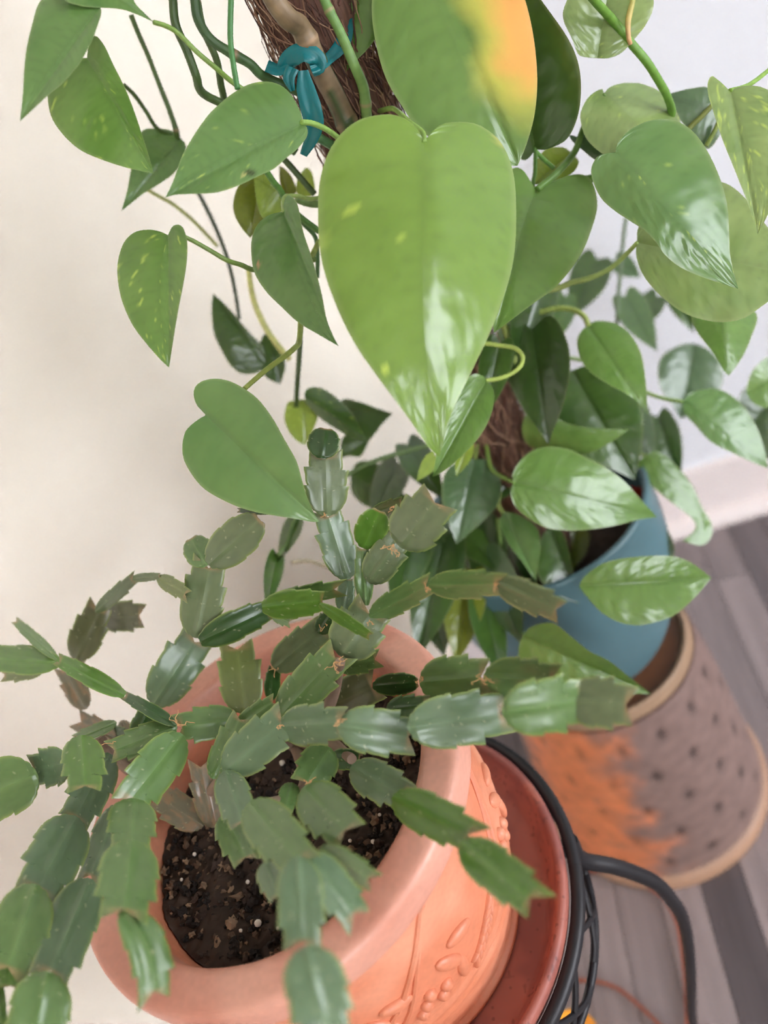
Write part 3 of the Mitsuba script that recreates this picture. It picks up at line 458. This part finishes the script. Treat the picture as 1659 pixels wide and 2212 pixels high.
# vines along the pole and petioles
stem([(560, -60), (592, 0), (622, 40), (650, 62), (690, 145), (730, 222), (768, 310), (800, 400), (830, 480)], [.443, .463, .505, .545], [44, 46, 48, 46, 44, 40], BARK, nodes=(.30, .62))
stem([(680, -60), (703, 5), (735, 70), (765, 140), (785, 190), (792, 250), (800, 320)], [.46, .48, .52], [20, 22, 24, 22], (92, 136, 66), c2=(120, 150, 84), nodes=(.22, .76))
stem([(520, -330), (410, -190), (374, -40), (374, 5), (380, 55), (403, 108), (424, 165), (430, 190), (446, 207), (490, 228), (560, 260), (640, 330)], [.45, .48, .53], [15, 17, 19, 18, 18], (48, 66, 36), c2=(76, 100, 48), nodes=(.40,))
stem([(540, -300), (440, -170), (412, -40), (425, 0), (440, 65), (468, 130), (480, 195), (500, 240), (600, 330), (680, 420)], [.47, .49, .55], [15, 15, 15, 14], (70, 92, 44), nodes=(.40,))
stem([(560, -270), (455, -160), (415, -40), (421, 0), (428, 42), (455, 85), (500, 115), (540, 138), (562, 160), (590, 175), (650, 200)], [.45, .47, .50], [17, 19, 21, 20, 20], (44, 68, 38), c2=(66, 96, 52), nodes=(.25, .74))
stem([(570, -230), (515, -140), (502, -40), (498, 30), (498, 90), (505, 145), (513, 192)], [.44, .45], [13, 12], (70, 122, 66))
stem([(332, 48), (358, 56), (385, 72), (425, 112), (470, 150), (503, 178), (580, 230), (650, 280)], [.44, .46, .50], [10, 11, 10], (120, 150, 70), name='petiole')
stem([(283, 32), (300, 75), (322, 125), (345, 185), (365, 235), (380, 280), (384, 300)], [.55, .59], [11, 10, 12], (78, 104, 48), nodes=(.93,))
stem([(268, 184), (290, 205), (315, 240), (340, 278), (375, 292)], [.55, .59], 9, (74, 98, 44), name='petiole')
stem([(396, 510), (420, 522), (452, 540), (490, 562), (520, 572), (552, 583), (610, 575), (680, 560)], [.455, .47, .52], [9, 11, 12], (104, 128, 58), name='petiole')
stem([(425, 410), (445, 448), (465, 490), (485, 540), (497, 580), (508, 630), (517, 690)], [.64, .67], [9, 9, 8], (64, 76, 52))
stem([(315, 408), (345, 425), (372, 440), (410, 470), (440, 500), (470, 532)], [.60, .64], 8, (170, 176, 110), name='petiole')
stem([(536, 575), (542, 620), (552, 660), (575, 710), (605, 752), (625, 775)], [.62, .66], [11, 13, 13], (190, 192, 116), name='petiole')
stem([(528, 840), (548, 822), (580, 795), (612, 772), (636, 752), (646, 738), (650, 690), (655, 600), (690, 520)], [.466, .49, .53], [11, 12, 13, 14, 12], (136, 150, 72), name='petiole')
stem([(650, 690), (648, 740), (645, 790), (642, 830), (640, 880)], [.53, .60, .66], [12, 12, 11], (58, 80, 40))
stem([(570, 362), (590, 392), (606, 412), (620, 440), (650, 470), (690, 500)], [.50, .54], [14, 14], (84, 124, 56))
stem([(613, 457), (611, 436), (618, 424), (645, 424), (668, 430), (700, 425)], [.47, .50, .53], 9, (138, 160, 86), name='petiole')
stem([(640, 430), (670, 440), (700, 440), (740, 430)], [.53, .55], 16, (116, 144, 82), name='petiole')
stem([(640, 470), (662, 490), (682, 515), (686, 560), (685, 600)], [.54, .56], 10, (66, 104, 52))
stem([(652, 264), (672, 266), (692, 273), (712, 284), (740, 305), (770, 330)], [.463, .48, .51], [12, 12, 13], (134, 168, 84), name='petiole')
stem([(660, 280), (690, 298), (720, 315), (760, 330)], [.50, .53], 20, (86, 128, 82))
stem([(880, -60), (905, -150), (900, -170)], [.53, .49, .475], 12, (120, 150, 70), name='petiole')
stem([(917, 306), (912, 285), (880, 260), (850, 235), (820, 240)], [.43, .45, .52], 11, (128, 160, 80), name='petiole')
stem([(850, 205), (866, 245), (890, 262), (915, 268)], [.55, .56], 7, (84, 64, 44), name='petiole')
stem([(960, -420), (1160, -190), (1262, -30), (1285, 2), (1325, 45), (1362, 92), (1398, 135), (1425, 178), (1442, 210), (1450, 250), (1420, 310), (1330, 370), (1200, 400), (1050, 430), (900, 420)], [.45, .47, .50, .51, .53, .56, .57, .57], [16, 17, 19, 17, 16, 15], (104, 148, 56), nodes=(.10, .205))
stem([(1372, -30), (1366, 5), (1357, 45), (1358, 80), (1362, 96)], [.49, .50], [10, 13, 9], (178, 190, 92), c2=(206, 160, 116), name='petiole')
stem([(1680, 135), (1640, 168), (1612, 186), (1577, 196)], [.50, .475], [9, 10], (122, 160, 60), name='petiole')
stem([(1307, 203), (1286, 226), (1268, 256), (1255, 292), (1240, 330), (1205, 372), (1160, 410)], [.53, .54, .55, .54], [9, 13, 15, 15], (92, 128, 54), name='petiole')
stem([(1157, 320), (1156, 350), (1153, 385), (1130, 430), (1000, 460), (860, 470)], [.52, .55, .57, .56], [9, 10, 12], (92, 134, 64), name='petiole')
stem([(1155, 325), (1175, 345), (1195, 362)], [.53, .55], 10, (86, 124, 54), name='petiole')
stem([(1377, 524), (1350, 552), (1318, 580), (1275, 600), (1235, 610), (1195, 625), (1080, 640), (930, 620)], [.525, .55, .57, .58], [9, 13, 14, 10], (150, 176, 96), c2=(120, 110, 74), name='petiole')
stem([(1050, 822), (1080, 817), (1108, 805), (1126, 788), (1128, 768), (1112, 752), (1080, 746), (1050, 742), (1000, 740), (930, 730)], [.575, .57, .59, .60], [9, 9, 9], (176, 196, 100), name='petiole')
stem([(1085, 690), (1098, 735), (1116, 790), (1128, 835), (1138, 892)], [.64, .66], [13, 13, 10], (160, 176, 84), name='petiole')
stem([(1271, 704), (1262, 684), (1240, 670), (1205, 666), (1160, 676)], [.63, .66], 12, (150, 166, 84), name='petiole')
stem([(1352, 470), (1346, 520), (1340, 590), (1335, 650), (1330, 760)], [.80, .82], 9, (96, 116, 84))
stem([(1538, 228), (1515, 252), (1490, 276), (1460, 320)], [.555, .56], 11, (110, 120, 50), name='petiole')
stem([(1553, 262), (1540, 290), (1525, 316)], [.555, .56], 10, (116, 134, 58), name='petiole')
stem([(1050, 860), (1062, 900), (1070, 950), (1066, 1010), (1060, 1060)], [.70, .73], [14, 16], (120, 116, 44))
stem([(1025, 880), (1036, 930), (1046, 990), (1040, 1060)], [.69, .72], [12, 14], (140, 136, 50))
stem([(1100, 800), (1085, 860), (1095, 930), (1100, 1010)], [.70, .73], [12, 12], (84, 96, 48))
stem([(1110, 1042), (1085, 1030), (1060, 1010), (1050, 960)], [.63, .68], 9, (110, 140, 60), name='petiole')
stem([(1026, 992), (1032, 960), (1045, 930)], [.67, .69], 8, (110, 130, 60), name='petiole')
stem([(1087, 1108), (1076, 1090), (1078, 1060), (1070, 1020)], [.69, .71], 9, (150, 170, 90), name='petiole')
stem([(1130, 1374), (1110, 1320), (1090, 1240), (1075, 1120)], [.71, .73, .73], 8, (110, 140, 60), name='petiole')
stem([(1251, 1267), (1200, 1240), (1150, 1180), (1100, 1080)], [.70, .73, .73], 8, (110, 140, 60), name='petiole')
stem([(1475, 868), (1430, 860), (1380, 840), (1300, 790), (1160, 760)], [.68, .70, .70], 8, (120, 150, 70), name='petiole')
stem([(1395, 985), (1340, 960), (1250, 930), (1120, 900)], [.74, .74, .72], 8, (110, 130, 60), name='petiole')
stem([(630, 1215), (665, 1212), (700, 1222), (740, 1235)], [.66, .68], 8, (150, 140, 110), name='petiole')
stem([(600, 1200), (622, 1170), (640, 1120), (700, 1060), (800, 1000), (930, 960)], [.61, .62, .68], 10, (84, 110, 54), name='petiole')

# the teal ribbon tied round pole and vine
def ribbon(pts, zs, w, tw=0.0):
    P = spline(np.c_[np.asarray(pts, float), np.interp(np.linspace(0, 1, len(pts)), np.linspace(0, 1, len(zs)), zs)], 26); n = len(P)
    d = np.gradient(P[:, :2], axis=0); d /= np.linalg.norm(d, axis=1, keepdims=True); nn = np.stack([-d[:, 1], d[:, 0]], 1)
    ww = np.interp(np.linspace(0, 1, n), np.linspace(0, 1, len(w)), w) / 2; cols = []
    for s in np.linspace(-1, 1, 7): cols.append(at(P[:, :2] + nn * (ww * s)[:, None], P[:, 2] + .0007 * np.cos(s * 5) + tw * s * np.sin(np.linspace(0, 3, n))))
    top = np.stack(cols, 1); bot = top + fwd_w * .0004; f = grid_faces(n, 7)
    return trimesh.Trimesh(np.vstack([top.reshape(-1, 3), bot.reshape(-1, 3)]), np.vstack([f, f[:, ::-1] + n * 7]), process=False)
put('plant_tie__knot', cat([ribbon([(612, 158), (625, 128), (655, 112), (682, 124), (688, 142), (672, 152)], [.484, .470, .472, .480], [34, 44, 40, 30]), ribbon([(672, 150), (690, 142), (708, 128), (740, 92), (748, 40), (750, 0)], [.474, .478, .492, .50], [22, 24, 34, 34, 30])]), 'm_tie', smooth=50)
put('plant_tie__tail', ribbon([(630, 142), (600, 150), (576, 142)], [.478, .484], [20, 26, 26], .002), 'm_tie', smooth=50)
put('plant_tie__tail', ribbon([(632, 146), (624, 168), (632, 196)], [.474, .478], [28, 26, 10], .002), 'm_tie', smooth=50)
put('plant_tie__tail', ribbon([(655, 152), (660, 190), (672, 235), (678, 268), (672, 300), (655, 335)], [.474, .478, .488, .50], [22, 40, 46, 44, 30, 16], .002), 'm_tie', smooth=50)
tag('plant_tie', 'teal plastic ribbon knotted around the coir pole and a thick vine', 'plant tie')
# ------------------------------------------------------------------ the jointed cactus
tag('christmas_cactus', 'flat jointed holiday cactus with toothed pads spilling over the terracotta pot', 'plant')
RIMZ = 0.640
PADS = {'g': ((96, 114, 76), (120, 136, 96)), 'b': ((80, 128, 36), (106, 150, 58)), 'd': ((46, 82, 36), (66, 102, 48)), 'o': ((122, 116, 88), (150, 142, 112)), 'u': ((92, 120, 84), (118, 144, 106)), 'm': ((90, 126, 66), (116, 148, 86)), 'y': ((104, 122, 60), (128, 140, 78)), 'w': ((112, 106, 84), (142, 134, 108)), 'k': ((76, 82, 48), (98, 100, 64))}
def profile(q, kind):
    """Half outline of a joint as (along, across), base to the middle of the blunt end, with forward-pointing teeth."""
    if kind == 'r': P = [(0, .16), (.06, .42), (.2, .80), (.36, .97), (.47, 1.0), (.49, .94), (.6, .98), (.72, .95), (.745, .86), (.86, .74), (.95, .50), (1.0, .24), (.985, .1), (.99, 0)]
    elif kind == 'n': P = [(0, .20), (.08, .55), (.25, .88), (.42, 1.0), (.55, .98), (.57, .90), (.75, .88), (.80, .92), (.82, .76), (.95, .66), (1.03, .62), (.985, .36), (.975, 0)]
    else:
        t1, t2 = .46 + q.uniform(-.06, .05), .73 + q.uniform(-.05, .05); a1, a2 = q.uniform(.02, .09), q.uniform(.06, .14); cl = 1.10 + q.uniform(-.05, .08)
        P = [(0, .13), (.03, .30), (.09, .56), (.18, .80), (.28, .94), (t1 - .06, 1.0), (t1 + .02, 1.0 + a1), (t1 + .01, .92 - a1 * .5), (t1 + .08, .97), (t2 - .07, .98), (t2 + .06, .96 + a2), (t2 + .02, .80 - a2), (t2 + .10, .80), (.95, .78), (cl, .76 + q.uniform(-.1, .10)), (.99, .52), (.965, .40), (.985, .26), (.96, .14), (.962, 0)]
    P = np.array(P, float); out = [P[0]]
    for a, b in zip(P[:-1], P[1:]):
        d = b - a; n = np.array([-d[1], d[0]]) * (.08 if d[0] > .03 else 0.0)
        for s in (np.linspace(0, 1, 6)[1:]): out.append(a + d * s + n * 4 * s * (1 - s))
    return np.array(out)
def pad(b, e, w, hb, he, tone='g', zs=0.0, kind='s', bow=0.0, arch=.03, fold=0.0, th=.0011, speck=.4, parent='christmas_cactus', label=None, wr=1.0, rib=1.0, aim=None):
    """One joint from picture point b to e, w pixels wide; hb, he: heights over the rim; zs: how much deeper its right side lies; bow: sideways bend; arch: rise in the middle."""
    seed = len(USED); q = np.random.default_rng(seed); b, e = np.array(b, float), np.array(e, float); Lp = np.linalg.norm(e - b); u = (e - b) / Lp; n = np.array([-u[1], u[0]])
    zb, ze = depth_at([b], RIMZ + hb)[0], depth_at([e], RIMZ + he)[0]; mid = (b + e) / 2
    co = depth_plane([b, e, mid + n * w / 2], [zb, ze, (zb + ze) / 2 + zs]); co = co if aim is None else aimed(co, b, zb, *aim); size = Lp / F_PX * zb
    NJ = 13; j = np.linspace(0, 1, NJ)[None, :]; tops, bots, cs, fs, off = [], [], [], [], 0
    c0, c1 = (lin(c) * (.60 if tone in 'bd' else .68) for c in PADS[tone]); VT, VC_, FF = [], [], []
    for sgn in (-1, 1):
        O = profile(q, kind); m = np.clip(np.maximum.accumulate(np.minimum(O[:, 0], .965)), 0, .965)[:, None]
        t = m * (1 - j) + O[:, 0][:, None] * j; s = sgn * O[:, 1][:, None] * j * (wr if sgn > 0 else 1 / wr)
        P = b + t[..., None] * (e - b) + (s * w / 2)[..., None] * n + (bow * 4 * t * (1 - t) * Lp)[..., None] * n
        z = 1.0 / (np.concatenate([P, np.ones(P.shape[:2] + (1,))], -1) @ co)
        J = np.broadcast_to(j, P.shape[:2]); taper = np.clip(np.minimum(t / .08, 1), .35, 1)
        nz = meshkit.noise(np.stack([t * 5, s * 3, t * 0 + seed], -1), seed) - .5
        base = z + size * (-arch * 4 * t * (1 - t) - fold * np.abs(s) + .03 * nz * J)
        ridge = rib * .0011 * np.exp(-(s / .13) ** 2) * np.clip(1.15 - t, 0.2, 1)
        edge = np.sqrt(np.clip(1 - J ** 6, 0, 1)) * th * taper + ridge
        top, bot = base - edge, base + edge + .00012
        f1 = meshkit.fbm(np.stack([t * 6, s * 4, t * 0 + seed * 1.3], -1), 3, seed)[..., None]
        c = c0 * (1 - f1) + c1 * f1
        c = c * (1 + .16 * np.exp(-(s / .10) ** 2))[..., None]
        sp = (q.random(P.shape[:2]) < .016 * speck)[..., None] * (J < .95)[..., None]
        c = np.where(sp, c * .55 + lin((206, 204, 168)) * .35, c)
        ed = np.clip((J - .90) / .06, 0, 1)[..., None] * (.75 if tone not in 'ow' else .3); c = c * (1 - ed) + lin((140, 156, 80)) * ed
        if tone in 'ow':
            br = np.clip((f1 - .5) / .1, 0, 1) * .6; c = c * (1 - br) + lin((138, 104, 74)) * br
        tip = np.clip((t - .93) / .04, 0, 1)[..., None] * np.exp(-(s / .5) ** 2)[..., None] * .7; c = c * (1 - tip) + lin((158, 124, 88)) * tip
        nn = len(O) * NJ
        for S, flip in ((top, sgn < 0), (bot, sgn > 0)):
            VT.append(EYE + ray(P.reshape(-1, 2)) * S.reshape(-1, 1)); ff = grid_faces(len(O), NJ) + off; FF.append(ff[:, ::-1] if flip else ff); VC_.append(c.reshape(-1, 3)); off += nn
    k = put(f'{parent}__pad', (np.vstack(VT), np.vstack(FF)), 'm_cactus', smooth=True, color=np.clip(np.vstack(VC_), 0, 1))
    if label: labels[k] = {'label': label}
    return k
def roots(k, p, h, n=5, r=16):
    q = np.random.default_rng(int(p[0] * 7 + p[1])); ms = []
    for i in range(n):
        a = q.uniform(0, 6.3); pts = np.array(p, float) + np.cumsum(np.vstack([[0, 0], q.normal(0, r * .28, (5, 2)) + [math.cos(a) * r * .22, math.sin(a) * r * .22]]), 0)
        P = spline(pts, 16); ms.append(trimesh.Trimesh(*tube_mesh(at(P, depth_at(P, RIMZ + h) - .002), .00022, 5), process=False))
    kk = put(k + '__aerial_root', cat(ms), 'm_root', smooth=True); labels[kk] = {'kind': 'stuff'}
mat('m_root', (206, 160, 112), 0.7)
mat('m_wood', (128, 108, 92), 0.8)
# woody stems that carry the branches
def wood(pts, hs, r): 
    P = spline(np.c_[np.array(pts, float), hs], 30); W = on_level_many(P); put('christmas_cactus__woody_stem', tube_mesh(W, np.linspace(r[0], r[1], len(W)), 10), 'm_wood', smooth=60)
def on_level_many(P): d = ray(P[:, :2]); h = RIMZ + P[:, 2]; return EYE + d * ((h - EYE[2]) / d[:, 2])[:, None]
wood([(462, 1792), (455, 1720), (470, 1690), (485, 1668)], [-.045, -.02, .01, .03], (.004, .003))
wood([(640, 1612), (610, 1590), (560, 1575), (520, 1556)], [-.04, -.02, .0, .02], (.005, .003))
wood([(640, 1612), (690, 1560), (720, 1500), (735, 1430)], [-.04, -.01, .02, .05], (.005, .003))
wood([(640, 1612), (705, 1600), (760, 1640)], [-.04, -.01, .01], (.005, .003))
wood([(455, 1790), (330, 1700), (250, 1640), (215, 1590)], [-.045, -.012, .01, .03], (.0045, .003))
wood([(640, 1612), (660, 1680), (640, 1720), (560, 1740)], [-.04, -.01, .01, .04], (.0045, .003))
S = [
 # upper branch
 ((740, 1322), (752, 1250), 42, .055, .065, 'u', 0, 'n'), ((752, 1252), (708, 1112), 76, .066, .098, 'u', .004), ((707, 1115), (703, 985), 92, .100, .128, 'g', .003), ((694, 990), (704, 925), 72, .130, .140, 'd', 0, 'r'),
 ((789, 1308), (783, 1183), 42, .058, .085, 'm', 0, 'n'), ((784, 1184), (820, 1102), 72, .088, .110, 'b', .006, 'r'), ((800, 1112), (868, 1086), 34, .088, .095, 'm', .01), ((795, 1258), (862, 1162), 76, .070, .086, 'g', 0), ((862, 1180), (942, 1082), 116, .092, .112, 'g', -.003),
 ((798, 1332), (924, 1264), 56, .060, .080, 'm', .012), ((925, 1264), (1074, 1262), 64, .082, .088, 'm', .014), ((1072, 1258), (1206, 1318), 66, .088, .080, 'g', .012),
 ((736, 1418), (800, 1322), 112, .045, .060, 'g', -.002), ((690, 1305), (800, 1374), 30, .088, .078, 'b', .010, 'n'), ((688, 1368), (716, 1326), 42, .035, .045, 'd', 0),
 ((590, 1446), (695, 1358), 74, .020, .036, 'g', .004), ((585, 1512), (592, 1440), 36, .0, .018, 'd', .006, 'n'),
 ((728, 1440), (812, 1424), 50, .028, .034, 'm', .01), ((604, 1548), (728, 1415), 92, .032, .050, 'm', -.004), ((702, 1530), (806, 1482), 92, -.002, .010, 'k', 0), ((805, 1482), (904, 1474), 50, .012, .022, 'd', .006, 'r'),
 ((906, 1474), (1044, 1462), 104, .026, .040, 'm', .006), ((1044, 1464), (1194, 1470), 96, .040, .046, 'm', .008), ((880, 1572), (1088, 1540), 118, .052, .060, 'u', .012), ((1085, 1540), (1262, 1512), 122, .062, .064, 'm', .010), ((1228, 1512), (1356, 1522), 112, .050, .050, 'g', 0),
 ((604, 1570), (734, 1562), 92, .048, .056, 'u', .002), ((730, 1566), (888, 1592), 104, .056, .054, 'u', .008), ((484, 1668), (614, 1556), 98, .040, .050, 'u', -.004), ((458, 1682), (520, 1550), 60, .030, .040, 'm', -.004), ((512, 1572), (592, 1516), 46, .034, .040, 'm', 0),
 ((486, 1664), (524, 1780), 78, .042, .048, 'u', 0), ((486, 1756), (532, 1856), 82, .028, .036, 'm', .002), ((538, 1732), (646, 1862), 112, .060, .075, 'm', -.004), ((656, 1700), (748, 1798), 112, .040, .052, 'm', -.002), ((712, 1614), (660, 1692), 86, .012, .026, 'm', .002),
 ((712, 1640), (778, 1640), 48, .004, .006, 'd', 0), ((758, 1656), (872, 1718), 88, .012, .024, 'u', .004), ((848, 1720), (1018, 1806), 94, .028, .042, 'b', .006), ((996, 1818), (1150, 1944), 98, .044, .044, 'b', .004), ((632, 1690), (616, 1748), 46, .02, .026, 'm', 0),
 ((644, 1848), (654, 2040), 102, .078, .086, 'u', .002), ((662, 1842), (768, 1978), 88, .074, .064, 'u', -.012), ((690, 1832), (800, 1900), 62, .056, .052, 'm', .006), ((572, 1862), (602, 1936), 62, .050, .050, 'u', .004), ((662, 2042), (706, 2235), 136, .088, .080, 'u', .004),
 # middle left branches
 ((330, 1524), (424, 1382), 94, .030, .062, 'u', .004), ((422, 1378), (452, 1222), 92, .064, .098, 'g', -.002), ((448, 1222), (412, 1162), 66, .100, .108, 'm', 0, 'r'), ((450, 1220), (562, 1120), 90, .100, .118, 'g', 0, 'r'), ((598, 1106), (514, 1102), 16, .118, .120, 'd', 0, 'n'),
 ((432, 1386), (582, 1316), 68, .064, .078, 'd', .008, 'n'), ((566, 1312), (700, 1298), 66, .080, .086, 'b', .010, 'n'), ((566, 1306), (728, 1272), 46, .074, .078, 'm', .004), ((588, 1326), (626, 1344), 28, .070, .070, 'm', 0),
 ((382, 1566), (268, 1502), 32, .048, .068, 'd', .010, 'n'), ((270, 1502), (124, 1424), 44, .068, .090, 'b', .012, 'n'), ((124, 1424), (32, 1340), 28, .090, .098, 'm', .008, 'n'), ((128, 1430), (-40, 1420), 66, .090, .094, 'b', .010, 'n'), ((96, 1444), (8, 1458), 38, .080, .078, 'y', 0),
 ((528, 1542), (512, 1398), 92, .014, .034, 'y', 0, 's'), ((516, 1554), (388, 1570), 76, .016, .034, 'm', .004), ((382, 1568), (242, 1622), 62, .046, .054, 'm', .006), ((394, 1586), (280, 1730), 98, .044, .058, 'm', -.006), ((290, 1604), (326, 1524), 50, .010, .028, 'd', .004, 'n'),
 # old wood and the branch that stands behind
 ((250, 1604), (172, 1558), 58, .010, .020, 'w', 0), ((186, 1532), (140, 1446), 52, .026, .044, 'w', 0), ((152, 1456), (182, 1400), 32, .044, .050, 'o', 0), ((163, 1426), (214, 1314), 74, .050, .074, 'k', 0), ((212, 1332), (304, 1330), 68, .060, .062, 'k', .004),
 ((206, 1322), (288, 1250), 32, .076, .096, 'g', .008), ((283, 1250), (346, 1244), 20, .096, .100, 'g', .004, 'n'), ((340, 1246), (402, 1284), 36, .098, .094, 'y', .006), ((262, 1556), (284, 1602), 32, .012, .008, 'o', 0), ((228, 1578), (272, 1592), 36, .012, .012, 'd', 0), ((310, 1664), (262, 1636), 46, -.004, .004, 'w', 0),
 ((440, 1784), (344, 1722), 74, -.028, -.008, 'w', .004), ((462, 1788), (432, 1652), 62, -.030, .002, 'w', 0), ((835, 1532), (920, 1522), 52, .012, .016, 'd', 0),
 # lower left, drooping over the rim
 ((150, 1648), (72, 1664), 86, .046, .050, 'u', 0), ((80, 1670), (-70, 1734), 128, .056, .058, 'm', .004), ((176, 1588), (184, 1702), 94, .078, .084, 'b', 0), ((238, 1628), (162, 1768), 88, .034, .046, 'u', 0), ((252, 1560), (164, 1596), 30, .040, .048, 'm', .008),
 ((166, 1764), (80, 1922), 122, .050, .062, 'u', 0), ((256, 1738), (194, 1896), 64, .024, .040, 'u', .006), ((288, 1724), (282, 1826), 106, .060, .070, 'm', 0), ((286, 1814), (268, 1970), 130, .074, .086, 'm', -.002), ((268, 1960), (332, 2150), 92, .084, .066, 'm', -.006, 's', -.10),
 ((78, 1910), (14, 2096), 124, .066, .064, 'm', .002), ((196, 1898), (106, 2104), 112, .044, .056, 'u', 0), ((104, 2098), (66, 2280), 134, .060, .050, 'm', .004), ((-4, 2110), (6, 2240), 26, .05, .045, 'b', 0), ((34, 2060), (22, 2132), 64, .052, .048, 'b', 0)]
KEYS = []
GLOSSY = {23: ((930, 1590), .75), 24: ((1120, 1550), .5), 27: ((790, 1610), .6), 45: ((680, 2150), .6), 41: ((655, 1990), .5), 42: ((740, 1900), .4), 88: ((300, 2080), .5), 91: ((90, 2200), .5), 46: ((370, 1480), .4), 51: ((500, 1350), .4)}
for s in S:
    b, e, w, hb, he, tone, zs, *r = s
    kind = r[0] if r else 's'; bow = r[1] if len(r) > 1 else 0.0; i = len(KEYS)
    KEYS.append(pad(b, e, w, hb, he, tone, zs, kind, bow, arch=.07 if i in GLOSSY else .035, aim=GLOSSY.get(i)))
for i, p, h, n, r in [(8, (850, 1175), .094, 5, 20), (11, (1072, 1260), .09, 4, 10), (10, (925, 1268), .083, 4, 8), (18, (722, 1430), .056, 6, 18), (12, (798, 1340), .062, 3, 9), (26, (604, 1568), .052, 4, 10), (27, (732, 1560), .06, 5, 10), (35, (662, 1692), .03, 5, 14), (21, (908, 1466), .03, 3, 10), (22, (1042, 1468), .044, 5, 14), (57, (384, 1568), .052, 5, 14), (2, (700, 1112), .104, 3, 9), (6, (845, 1095), .1, 3, 10), (15, (690, 1350), .04, 4, 14), (16, (590, 1445), .022, 4, 12), (61, (232, 1606), .06, 2, 10)]:
    roots(KEYS[i], p, h, n, r)

# ------------------------------------------------------------------ small things on the floor
q_ = on_level([(1480, 2300), (1483, 2212), (1480, 2130), (1473, 2060), (1463, 2000), (1445, 1960), (1420, 1930), (1340, 1890), (1240, 1880)], .006)  # added tube that stands in for the orange reflection on the leg
k = put('cord_and_reflection', tube_mesh(spline(q_, 60), .0018, 8), 'm_cord_and_reflection', smooth=60); tag(k, 'thin orange tube added as the orange reflection along the stand leg', 'cord')
q_ = on_level([(1205, 2105), (1240, 2116), (1290, 2120), (1335, 2136), (1385, 2176), (1440, 2230)], .006)
k = put('cord_and_reflection', tube_mesh(spline(q_, 60), .0020, 8), 'm_cord_and_reflection', smooth=60); tag(k, 'rust coloured cord lying on the floor under the plant stand', 'cord')
yc = on_level([(1242, 2246)], .02)[0]
v, f, _ = lathe(spline([(0, 0), (.016, 0), (.0235, .006), (.027, .016), (.0285, .024), (.027, .0245), (.024, .014), (.0, .008)], 40), yc[0], yc[1], 60)
k = put('yellow_dish', (v, f), 'm_yellow', smooth=True); tag(k, 'small yellow dish on the floor below the plant stand', 'dish')
